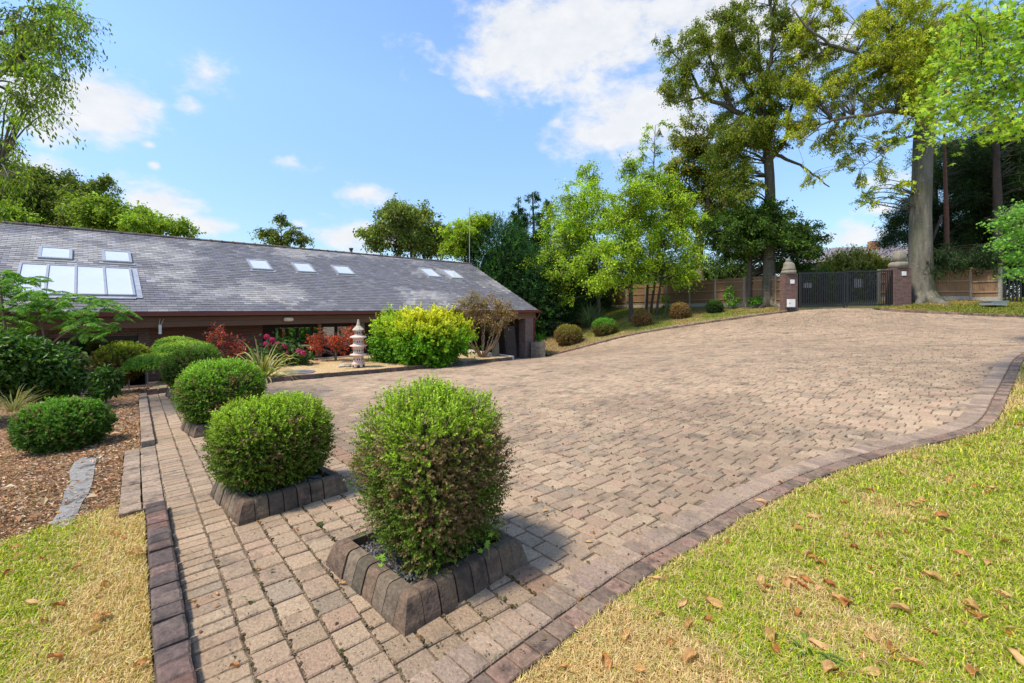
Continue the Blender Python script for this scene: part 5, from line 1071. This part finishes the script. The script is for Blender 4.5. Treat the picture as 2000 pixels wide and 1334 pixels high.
# maple whose leaves hang in at the top right
def star():
    P_ = []
    for k, (a, r_) in enumerate([(-150, .35), (-120, .62), (-95, .3), (-60, .85), (-35, .42), (0, 1.0), (35, .42), (60, .85), (95, .3), (120, .62), (150, .35)]): P_.append((r_ * math.cos(R(a)), r_ * math.sin(R(a)) * .9))
    return np.array(P_)
def maple(name, label, base, trunk, limbs, cl, nleaf, size, cols, w=None, bark=(.14, .11, .09), group=None):
    root = tree(name, label, base, trunk, [c for c in cl], 6, .02, cols, w, limbs=limbs, group=group, bark=bark, ntw=5, twr=.006, branch=.6)
    S = star(); k = len(S); g = Geo()
    for (c, r_) in cl:
        n = max(6, int(nleaf * r_ * r_)); pos = np.array(c) + rng.normal(0, .5 * r_, (n, 3)) * (1, 1, .55)
        d = nrm(rng.normal(0, .8, (n, 3)) + np.array([-.3, 0, -.55])); up = nrm(np.array([-.1, -.5, .8]) + rng.normal(0, .38, (n, 3))); s_ = nrm(np.cross(d, up)); nn = np.cross(s_, d); sz = size * rng.uniform(.55, 1.2, (n, 1, 1))
        v = pos[:, None] + (d[:, None] * S[None, :, :1] + s_[:, None] * S[None, :, 1:]) * sz * .5 - nn[:, None] * (np.abs(S[None, :, 1:]) * .25 + np.maximum(S[None, :, :1], 0) * .18) * sz * .5
        g.block(v, [tuple(range(k))], np.clip(pal(n, cols, w, .16) * (1 + rng.normal(0, .12)), .01, .9))
    for ch in list(root.children):
        if ch.name.startswith('crown'): bpy.data.objects.remove(ch)
    g.build('crown', M_leaf, root); return root
b = np.array([13.5, 7.5, Zf(13.5, 7.5)])
mc = [(at(px + random.uniform(-26, 26), py + random.uniform(-22, 22), random.uniform(5.9, 7.6)), random.uniform(.28, .42)) for (px, py, n) in [(1870,110,5),(1850,170,4),(1860,225,3),(1900,200,7),(1920,130,8),(1930,60,8),(1880,40,3),(1985,30,7),(1985,100,8),(1985,170,8),(1960,235,5),(1995,250,4),(1835,250,2)] for _ in range(n)]
maple('sycamore_tree', 'sycamore reaching in at the top right with large bright lime lobed leaves', b, [(b - (0, 0, .2), .25), (b + (0, 0, 3), .2), (b + (-.4, 0, 6), .12)], [[(b + (0, 0, 3.4), .1), (at(2060, 150, 7), .05), (at(1900, 200, 6.6), .015)], [(b + (-.1, 0, 4), .1), (at(2060, 70, 7), .05), (at(1900, 60, 6.8), .015)]], mc, 560, .125, [(.34,.50,.03),(.26,.42,.03),(.42,.56,.045),(.18,.33,.025),(.40,.30,.06)], [4, 4, 3, 3, .4])
b = np.array([15.5, 12.5, Zf(15.5, 12.5)])
mc = [(at(px + random.uniform(-14, 14), py + random.uniform(-7, 7), random.uniform(11.2, 12.6)), random.uniform(.22, .34)) for (px, py, n) in [(1985,410,4),(1965,440,4),(1990,455,5),(1970,480,4),(1995,500,5),(1990,530,3),(2020,420,5),(2030,480,6),(2050,450,5)] for _ in range(n)]
maple('hazel_tree', 'small tree at the right edge with layered fresh green sprays', b, [(b - (0, 0, .2), .08), (b + (-.1, 0, 1.5), .06), (b + (-.3, 0, 3), .03)], [], mc, 900, .12, [(.16,.36,.05),(.11,.27,.04),(.22,.44,.05)])
# young shrubs by the right fence and fence on the bank
for (bp, cx, cy, rx, ry, n, lab) in [((1885, 586), 1875, 548, 26, 16, 12, 'leafy bright green sapling with two pale stems in front of the right fence'), ((1424, 606), 1428, 575, 12, 22, 8, 'thin green sapling by the fence post right of the dark ball bush'), ((1470, 603), 1475, 588, 22, 8, 7, 'low fine leaved sapling near the foot of the bronze beech'), ((1298, 612), 1300, 590, 8, 18, 5, 'very thin sapling between the trio of trunks and the second straw bush')]:
    b = G(*bp); D = b[1] + .1
    tree('sapling', lab, b, [(b - (0, 0, .1), .03), (at(cx, cy, D), .02)], E(cx, cy, rx, ry, n, D, .5, (.2, .32)), 500, .12, [(.14,.32,.03),(.09,.22,.025)], None, group='saplings by the fences', limbs=[[(b, .025), (at(cx + rx * .5, cy + 4, D), .012)]], bark=(.3, .24, .18), ntw=4, twr=.008, width=.6)
# hedges behind the gate
def hedge(label, px, cy, rx, ry, D, cols, n, ryz=1.2, leaf=.13, group='shrubs beyond the gate and fence', name='hedge_shrub'):
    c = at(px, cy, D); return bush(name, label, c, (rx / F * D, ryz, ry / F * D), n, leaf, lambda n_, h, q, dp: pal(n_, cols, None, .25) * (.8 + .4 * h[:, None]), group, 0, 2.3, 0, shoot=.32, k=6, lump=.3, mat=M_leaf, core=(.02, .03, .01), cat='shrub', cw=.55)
VG = [(.28,.28,.05),(.18,.22,.03),(.42,.38,.13),(.12,.16,.025)]
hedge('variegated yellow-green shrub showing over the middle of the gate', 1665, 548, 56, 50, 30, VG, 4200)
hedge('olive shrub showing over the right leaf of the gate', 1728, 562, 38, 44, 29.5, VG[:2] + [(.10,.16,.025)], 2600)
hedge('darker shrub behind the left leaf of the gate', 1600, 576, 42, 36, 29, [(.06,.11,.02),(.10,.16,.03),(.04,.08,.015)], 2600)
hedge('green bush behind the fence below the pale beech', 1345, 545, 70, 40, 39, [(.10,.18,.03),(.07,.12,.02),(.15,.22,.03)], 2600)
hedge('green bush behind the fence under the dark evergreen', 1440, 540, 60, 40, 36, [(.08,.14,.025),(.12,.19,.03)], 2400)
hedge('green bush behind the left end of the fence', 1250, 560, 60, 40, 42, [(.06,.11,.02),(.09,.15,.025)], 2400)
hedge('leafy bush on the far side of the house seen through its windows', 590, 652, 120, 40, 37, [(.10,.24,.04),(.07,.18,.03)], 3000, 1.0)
# laurel and sumac at the left
LG = [(.06,.14,.012),(.10,.21,.018),(.03,.075,.008),(.12,.22,.025)]
def laurel(label, parts, leaf, n, group='laurel bushes on the mulch'):
    c0 = at(*parts[0][:3]); root = empty('laurel_bush', (c0[0], c0[1], c0[2] - parts[0][4] / F * parts[0][2]), label, 'bush', group); g = Geo(); gb = Geo()
    for (px, py, D, rx, ry) in parts:
        c = at(px, py, D); r = np.array([rx / F * D, rx / F * D * .7, ry / F * D]); m_ = int(n * (rx * ry) / 4000)
        q = rdir(m_) * (rng.random((m_, 1)) ** .35); p_ = c + q * r * (1 + .3 * (fb(q[:, 0] * 3 + q[:, 2] * 3, q[:, 1] * 3, .7, 5) - .5)[:, None])
        d = nrm(q) * .6 + rng.normal(0, .6, (m_, 3)) + (0, 0, -.25); L_ = leaf * rng.uniform(.6, 1.25, m_)
        leaf_quads(g, p_, d, np.array([0, -.3, 1.0]) + rng.normal(0, .4, (m_, 3)), L_, L_ * .5, np.clip(pal(m_, LG, None, .22) * (.75 + .35 * q[:, 2:3]), .005, .9))
        for _ in range(max(3, int(rx / 5))): twig_tube(gb, (c[0], c[1], c[2] - r[2]), c + rdir(1)[0] * r * .85, .02, .006, 0, 4, (.1, .08, .05), 5)
    g.build('foliage', M_gloss, root); gb.build('branches', M_bark, root)
laurel('large glossy dark green laurel mass in front of the sliding doors', [(50, 722, 8.6, 85, 62), (-30, 715, 8.2, 90, 75), (125, 712, 9.4, 40, 36), (105, 752, 8.8, 52, 36), (30, 678, 8.8, 60, 20)], .115, 2500)
laurel('small glossy laurel at the right of the big one by the balustrade', [(205, 748, 9.0, 30, 32), (222, 735, 9.1, 18, 12), (190, 770, 8.8, 16, 12)], .10, 3400)
def sumac():
    b = G(38, 782); D = b[1]; root = empty('sumac_tree', tuple(b), 'spreading sumac with bent bare trunk and long drooping feathery fronds', 'tree'); g = Geo()
    f = at(92, 680, D); paths = [([b - (0, 0, .15), at(52, 745, D), at(82, 712, D), f], [.05, .042, .034, .028]), ([f, at(82, 640, D), at(72, 616, D + .1)], [.024, .02, .015]), ([f, at(120, 655, D), at(165, 630, D + .1), at(205, 600, D + .1)], [.026, .02, .016, .01]),
        ([at(72, 616, D), at(40, 600, D), at(5, 570, D + .2)], [.015, .012, .008]), ([at(78, 640, D), at(100, 600, D - .3), at(120, 585, D - .3)], [.015, .012, .008]), ([at(150, 638, D), at(190, 640, D - .2), at(215, 640, D - .3)], [.014, .01, .007]), ([at(-30, 760, D - .5), at(10, 640, D - .4), at(0, 560, D - .3), at(10, 535, D - .3)], [.04, .03, .02, .01]), ([at(-90, 760, D - .3), at(-60, 640, D - .3), at(-30, 590, D - .3)], [.04, .03, .015])]
    for p, r_ in paths: g.tube(p, r_, 7, (.22, .15, .11))
    g.build('trunk', M_bark, root, True); g = Geo(); gs = Geo()
    tips = [(5,570,.3),(10,535,.3),(30,560,.3),(-30,590,.3),(40,600,.3),(72,616,.4),(120,585,.4),(100,600,.4),(165,630,.4),(205,600,.35),(215,640,.4),(185,615,.3),(140,605,.3),(60,590,.4),(20,620,.4),(-10,640,.4),(150,580,.3),(80,570,.3),(190,590,.3),(0,600,.3),(45,575,.3),(110,620,.3),(20,545,.3),(60,545,.3),(-10,560,.3),(90,590,.3),(130,635,.3),(30,650,.3),(170,650,.3),(230,610,.3),(0,680,.3),(60,640,.3)]
    for (x, y, w_) in tips:
        for k in range(9):
            o = at(x + random.uniform(-9, 9), y + random.uniform(-6, 8), D + random.uniform(-.6, .5)); a = random.uniform(0, 6.28); e = random.uniform(-.05, .75); d = np.array([math.cos(a) * math.cos(e), math.sin(a) * math.cos(e) * .8, math.sin(e)]); l = random.uniform(.3, .52); m_ = 13
            pts = [o]; dd = d.copy()
            for j in range(m_): dd[2] -= .075; pts.append(pts[-1] + nrm(dd) * l / m_)
            pts = np.array(pts); t = nrm(np.gradient(pts, axis=0)); s_ = nrm(np.cross(t, [0, 0, 1.0])); up = np.cross(s_, t); gs.tube(pts[::3], .003, 3, (.25, .20, .06))
            for sg in (-1, 1):
                P = pts[2:]; dv = s_[2:] * sg + t[2:] * .45 - up[2:] * .5 + rng.normal(0, .08, (len(P), 3)); ll = .11 * np.sin(np.linspace(.9, 2.9, len(P))) * random.uniform(.8, 1.15) + .02
                leaf_quads(g, P, dv, up[2:] + rng.normal(0, .1, (len(P), 3)), ll, ll * .36, pal(len(P), [(.14,.32,.035),(.10,.25,.03),(.20,.38,.05)], None, .12) * random.uniform(.8, 1.15))
    g.build('fronds', M_leaf, root); gs.build('frond_stalks', M_bark, root)
sumac()
strap_plant('grass_tuft', 'wispy straw coloured grass tuft below the laurel at the left edge', at(25, 800, 6.9), 120, .5, .010, [(.30,.26,.12),(.20,.24,.07),(.40,.33,.18)], M_grass, (.3, 1.3))
g = Geo(); q = at(103, 786, 6.6); g.loft([[q + (-.17, -.02, .0), q + (.08, -.12, -.03), q + (.17, .06, -.07), q + (-.08, .14, -.04)], [q + (-.17, -.02, .012), q + (.08, -.12, -.018), q + (.17, .06, -.058), q + (-.08, .14, -.028)]]); tag(g.build('plant_label', M_white), 'small white tilted plaque lying by the low box shrub', 'plaque')
# stone slab path piece in the mulch
sl = [G(*q_) for q_ in ((145, 900), (163, 889), (189, 892), (184, 915), (181, 938), (172, 962), (160, 978), (150, 1004), (138, 1020), (118, 1026), (98, 1020), (112, 1000), (122, 975), (126, 955), (138, 940), (135, 918))]
g = Geo(); g.loft([[(p_[0], p_[1], p_[2] - .08) for p_ in sl], [(p_[0], p_[1], p_[2] - .02) for p_ in sl]], (.24, .225, .205)); tag(g.build('stone_slab', M_kerb), 'flat grey riven stone slab half buried in the leaf mulch', 'slab')

# ------------------------------------------------------------ grass, litter, fallen leaves
def scatter(poly, n, power, dmax=40, dmin=1.2):
    """points in a polygon, denser near the camera"""
    poly = np.asarray(poly); lo = poly.min(0); hi = poly.max(0); out = []; tot = 0
    while tot < n:
        k = n * 6; th = rng.uniform(-1.0, 1.0, k); r_ = dmin * (dmax / dmin) ** (rng.random(k) ** power); x = r_ * np.sin(th); y = r_ * np.cos(th); m_ = in_poly(x, y, poly) & (np.abs(x) < y * 1.22 + .4); x = x[m_]; y = y[m_]; out.append(np.column_stack([x, y])); tot += len(x)
        if len(x) < 5: break
    return np.concatenate(out)[:n]
def blades(g, P, z, h, w, cols, lean=.5):
    n = len(P); a = rng.uniform(0, 6.28, n); d = np.column_stack([np.cos(a), np.sin(a)]); s_ = np.column_stack([-d[:, 1], d[:, 0]]); L_ = lean * rng.uniform(.2, 1.6, n)
    b0 = np.column_stack([P, z]); up = np.array([0, 0, 1.0])
    m1 = b0 + up * (h * .6)[:, None]; m1[:, :2] += d * (h * L_ * .35)[:, None]; t_ = b0 + up * (h * np.clip(1 - L_ * .35, .2, 1))[:, None]; t_[:, :2] += d * (h * L_)[:, None]
    S3 = np.zeros((n, 3)); S3[:, :2] = s_ * (w / 2)[:, None]
    v = np.stack([b0 - S3, b0 + S3, m1 + S3 * .75, m1 - S3 * .75, t_], 1)
    g.block(v, [(0, 1, 2, 3), (3, 2, 4)], np.clip(cols, .01, .9))
def turf(name, poly, n, power, label, dmax, hgt, dzf, dry, gpal=((.30,.40,.018),(.44,.50,.03),(.56,.54,.06),(.20,.30,.012)), dpal=((.68,.50,.21),(.78,.61,.31),(.55,.38,.15)), base_dry=.30, dmin=1.2, edge=None):
    P = scatter(poly, n, power, dmax, dmin); m_ = len(P); r_ = np.hypot(P[:, 0], P[:, 1]); t = dry(P[:, 0], P[:, 1]); isd = rng.random(m_) < np.clip(base_dry + t, 0, .97)
    c = pal(m_, gpal, None, .18); dcol = pal(m_, dpal, None, .15); c[isd] = dcol[isd]
    h = hgt * rng.uniform(.45, 1.5, m_) * (.55 + .9 * fb(P[:, 0], P[:, 1], .35, 13)); w = np.clip(.0028 + r_ * .0009, .003, .05) * rng.uniform(.7, 1.4, m_); w = np.where(isd, w * .8, w)
    g = Geo(); blades(g, P, Z(P[:, 0], P[:, 1]) + dzf, h, w, c, .75); o = g.build(name, M_grass); tag(o, label, 'grass', kind='stuff')
def dryR(x, y): return np.clip((fb(x, y, .9, 23) - .5) * 4, 0, 1) * .75 + np.clip(1 - np.hypot(x - .5, (y - 1.75)) / .75, 0, 1) * 1.2 + np.clip((.16 - dist_poly(x, y, bl, False)) * 6, 0, 1) * .5
turf('lawn_grass', lawnR, 260000, .72, 'patchy green and straw lawn grass right of the drive', 14, .048, -.035, dryR)
def dryL(x, y):
    s_ = (x - A_[0]) * -kn[0] + (y - A_[1]) * -kn[1]; return np.clip(1.1 - (s_ - .14) / .5, 0, 1) + np.clip((fb(x, y, .8, 29) - .55) * 4, 0, 1) * .45

turf('lawn_grass', lawnL, 70000, .8, 'small lawn left of the drive, green in its middle and dry along the kerb', 7, .035, -.04, dryL)
bankp = np.array(bank); turf('bank_grass', bankp, 60000, .4, 'short yellowed grass on the bank below the fence', 45, .05, .05, lambda x, y: np.clip((fb(x, y, 2.2, 41) - .45) * 4, 0, .8) + 2.5 * (dist_poly(x, y, bankkerb, False) < .6) + (x < 4.5), gpal=((.16,.22,.025),(.22,.27,.035),(.12,.17,.02)), dpal=((.34,.26,.08),(.40,.28,.14),(.28,.2,.08)), dmin=20)
turf('verge_grass', verge, 50000, .5, 'yellow-green grass around the foot of the big beech', 45, .06, .06, lambda x, y: np.clip((fb(x, y, 2.0, 51) - .45) * 4, 0, .8), gpal=((.20,.26,.03),(.26,.30,.04),(.14,.19,.02)), dpal=((.42,.32,.10),(.36,.25,.09)), dmin=15)
# leaf litter and chips over the mulch
def litter(name, poly, n, label, size, cols, dz, power=.8, dmax=20, dmin=2, flat=.35, mask=None):
    P = scatter(poly, n, power, dmax, dmin)
    if mask is not None: P = P[mask(P[:, 0], P[:, 1])]
    m_ = len(P); p3 = np.column_stack([P, Z(P[:, 0], P[:, 1]) + dz + rng.random(m_) * .015]); a = rng.uniform(0, 6.28, m_); d = np.column_stack([np.cos(a), np.sin(a), rng.normal(0, flat * .5, m_)]); L_ = size * rng.lognormal(0, .45, m_)
    g = Geo(); leaf_quads(g, p3, d, np.array([0, 0, 1.0]) + rng.normal(0, flat, (m_, 3)), L_, L_ * rng.uniform(.2, .6, m_), pal(m_, cols, None, .18), .35); tag(g.build(name, M_dry), label, 'leaf litter', kind='stuff')
LT = [(.44,.29,.19),(.52,.38,.28),(.33,.19,.11),(.58,.46,.36),(.24,.13,.075),(.40,.22,.10)]
litter('leaf_litter', mulch, 62000, 'thick dry leaf and bark litter on the mulch bed', .027, [tuple(np.array(c) * (1.15, 1.1, 1.0)) for c in LT] + [(.16,.09,.05),(.20,.13,.08)], -.04, .8, 16)
litter('leaf_litter', bank, 5000, 'brown leaf litter along the bank edge by the kerb', .07, LT, .07, .4, 40, 20, mask=lambda x, y: (dist_poly(x, y, bankkerb, False) < .7) | (x < 4.6))
litter('drive_debris', drive, 5000, 'fine specks of moss and leaf crumbs strewn over the paving', .011, [(.08,.05,.03),(.10,.09,.03),(.20,.11,.05),(.14,.12,.04)], .006, .75, 12, 1.5, .25)
litter('lawn_litter', lawnR, 900, 'small dry leaf scraps in the right lawn', .028, [(.40,.22,.09),(.30,.15,.06),(.48,.30,.13)], -.01, .75, 9, 1.5, .5)
# moss and grit caught in the joints of the nearer paving
n_ = 14000; w_j = rng.uniform(-1, 9, n_); far = rng.random(n_) < .55; u_j = np.where(far, BAND1 + .14 * rng.integers(0, 34, n_), .204 + .1645 * rng.integers(0, 9, n_)) + rng.normal(0, .004, n_)
cross = rng.random(n_) < .08; u_j = u_j + np.where(cross, rng.uniform(0, .14, n_), 0); xy = to_xy(u_j, w_j)
k_ = in_poly(xy[:, 0], xy[:, 1], drive) & (dist_poly(xy[:, 0], xy[:, 1], bl, False) > .3) & (rng.random(n_) < np.clip(fb(xy[:, 0], xy[:, 1], 1.3, 17) * 3.2 - 1.0, .03, 1)) & (xy[:, 1] < 8); xy = xy[k_]; m_ = len(xy)
p3 = np.column_stack([xy, Z(xy[:, 0], xy[:, 1]) + .002 + rng.random(m_) * .004]); a = rng.uniform(0, 6.28, m_); L_ = rng.lognormal(-4.3, .45, m_)
g = Geo(); leaf_quads(g, p3 - np.column_stack([np.cos(a), np.sin(a), a * 0]) * L_[:, None] * .5, np.column_stack([np.cos(a), np.sin(a), rng.normal(0, .3, m_)]), np.array([0, 0, 1.0]) + rng.normal(0, .4, (m_, 3)), L_, L_ * .7, pal(m_, [(.07,.075,.02),(.10,.07,.035),(.05,.04,.02),(.14,.10,.05)], None, .2)); tag(g.build('joint_moss', M_dry), 'dark moss and grit caught in the paving joints', 'moss', kind='stuff')
# individual fallen leaves
def leaf_proto(name, l, w, curl, col, label, group):
    g = Geo(); n = 7; rows = []
    for i in range(n):
        t = i / (n - 1); ww = w * math.sin(math.pi * (.06 + t * .9)) ** .8; zc = math.sin(t * 3.0) * curl * .5
        for j in (-1, -.5, 0, .5, 1): rows.append((t * l - l / 2, j * ww / 2 + math.sin(t * 5) * w * .08, zc + abs(j) ** 1.5 * curl * .8 * (1 + .3 * math.sin(t * 9 + j))))
    fs = [(i * 5 + j, i * 5 + j + 1, i * 5 + j + 6, i * 5 + j + 5) for i in range(n - 1) for j in range(4)]
    g.add(rows, fs, np.clip(np.array(col) * (1 + rng.normal(0, .10, (len(rows), 1))), 0, 1)); g.tube([(-l / 2, 0, 0), (-l * .72, .004, .006)], .0012, 3, np.array(col) * .6)
    o = g.build(name, M_dry); return tag(o, label, 'leaf', group)
protos = [((.085,.038,.02), (.52,.27,.10), 'tan'), ((.07,.042,.022), (.42,.18,.055), 'rust brown'), ((.095,.034,.016), (.58,.36,.16), 'pale tan'), ((.06,.034,.018), (.36,.12,.035), 'dark orange'), ((.085,.045,.025), (.52,.30,.12), 'sandy')]
def where(px, py):
    a = next(w for lim, w in ((950, 'far up'), (1060, 'upper part'), (1150, 'middle'), (1230, 'lower part'), (1290, 'low down'), (1400, 'bottom edge')) if py < lim)
    b = next(w for lim, w in ((120, 'far left'), (230, 'left of centre'), (300, 'by the left kerb'), (500, 'near the left kerb'), (700, 'beside the planters'), (1150, 'near the tall shrub'), (1300, 'by the kerb tip'), (1420, 'near the kerb'), (1520, 'left side'), (1600, 'left of centre'), (1680, 'centre'), (1760, 'right of centre'), (1840, 'mid right'), (1910, 'right side'), (1955, 'far right'), (2100, 'right edge')) if px < lim)
    if py < 800: a, b = 'far away', ('by the right kerb' if px > 1900 else 'in the open')
    return a + ', ' + b
def drop(poly_px, label, group, n, dz, seeds, scl=(.6, 1.2)):
    pr = [leaf_proto('fallen_leaf', *a[0], a[1], label, group) for a in protos[:seeds]]; used = set()
    pts = poly_px if isinstance(poly_px, list) else []
    for i, (px, py) in enumerate(pts):
        k = i % seeds; o = pr[k]
        if k in used: o = pr[k].copy(); C.objects.link(o)
        used.add(k); p_ = G(px, py); o['label'] = label.replace('{c}', protos[k][2]).replace('{p}', where(px, py)); o.location = (p_[0], p_[1], p_[2] + dz + .004); o.rotation_euler = (random.uniform(-.4, .4), random.uniform(-.35, .35), random.uniform(0, 6.28)); s_ = random.uniform(*scl); o.scale = (s_, s_, s_)
lawn_pts = [(1655,1050),(1588,1092),(1548,1130),(1567,1148),(1497,1158),(1478,1142),(1655,1180),(1910,1205),(1895,1200),(1850,940),(1800,978),(1720,1048),(1330,1180),(1410,1200),(1290,1200),(1220,1250),(1310,1260),(1700,1250),(1820,1240),(1930,1100),(1960,1190),(1870,1130),(1590,1010),(1650,985),(1710,930),(1790,895),(1890,870),(1645,1065),(1668,1072),(1580,1085),(1595,1098),(1610,1103),(1490,1135),(1500,1150),(1540,1145),(1560,1140),(1575,1135),(1485,980),(1490,985),(1395,1185),(1345,1222),(1385,1215),(1430,1245),(1500,1235),(1510,1245),(1640,1175),(1650,1185),(1755,1155),(1620,1142),(1900,1190),(1890,1180),(1920,1210),(1960,1162),(1700,960),(1655,930),(1860,932),(1905,950),(1935,955),(1930,965),(1780,990),(1790,985),(1840,1010),(1735,1040),(1770,1040),(1850,1035),(1685,1280),(1740,1275),(1600,1265),(1640,1320),(1620,1310),(1780,1300),(1900,1320),(1700,1320),(1515,1275),(1250,1310),(1100,1310),(1180,1300),(1990,1290),(1970,1240),(1820,1130),(1560,1035),(1530,1055),(1460,1110),(1700,1110),(1760,1195),(1880,1085),(1960,1060),(1945,890),(1975,905),(1830,905),(1760,925),(1990,830),(1280,1135),(1420,1060),(1350,1290),(1455,1300),(1555,1200)]
drop(lawn_pts, '{c} dead leaf on the lawn {p}', 'fallen leaves on the right lawn', 0, -.01, 5)
drop([(225,1045),(240,1052),(40,1085),(80,1095),(30,1070),(205,1140),(240,1150),(115,1185),(190,1205),(210,1200),(180,1235),(85,1215),(265,1080),(105,1290),(60,1180),(15,1120),(275,1300),(150,1110)], '{c} dry leaf on the small lawn {p}', 'fallen leaves on the left lawn', 0, -.01, 4, (.6, 1.0))
drop([(1183,1188),(1270,1095),(1290,1090),(1255,1085),(1136,1175),(1128,1185),(1385,1022),(1160,1045),(1110,1030),(1045,980),(1065,1000),(505,1115),(505,1022),(385,1190),(375,1178),(392,1242),(425,1188),(457,1312),(423,1165),(580,1038),(670,1145),(820,1250),(1175,745),(1127,715),(1995,690),(1985,705),(1990,715),(1975,735),(1980,725),(1525,945),(1150,1060),(700,1040)], 'small {c} leaf on the paving {p}', 'fallen leaves on the paving', 0, .0, 4, (.3, .62))
# weeds: plantain rosette in the lawn, seedlings in the nearest planter
wp = G(1585, 1270); strap_plant('weed_rosette', 'dark green plantain rosette in the lower right lawn', wp, 22, .13, .02, [(.09,.19,.03),(.13,.25,.035)], M_grass, (.2, .9))
for (px, py, lab) in [(955, 1062, 'maple seedling at the right corner of the nearest planter'), (742, 1090, 'tiny seedling at the left side of the nearest planter')]:
    p_ = at(px, py, 2.55); root = empty('seedling', tuple(p_), lab, 'seedling', 'seedlings in the nearest planter'); S = star(); g = Geo()
    for k in range(4):
        c = p_ + rng.normal(0, .022, 3); d = nrm(rng.normal(0, 1, 3) * (1, 1, .2)); s_ = nrm(np.cross(d, [0, -.5, 1.0])); g.add(c + (d * S[:, :1] + s_ * S[:, 1:]) * .03, [tuple(range(len(S)))], (.22, .42, .04))
    g.build('leaves', M_leaf, root); g = Geo(); g.tube([p_ - (0, 0, .09), p_], .002, 4, (.2, .2, .05)); g.build('stem', M_bark, root)
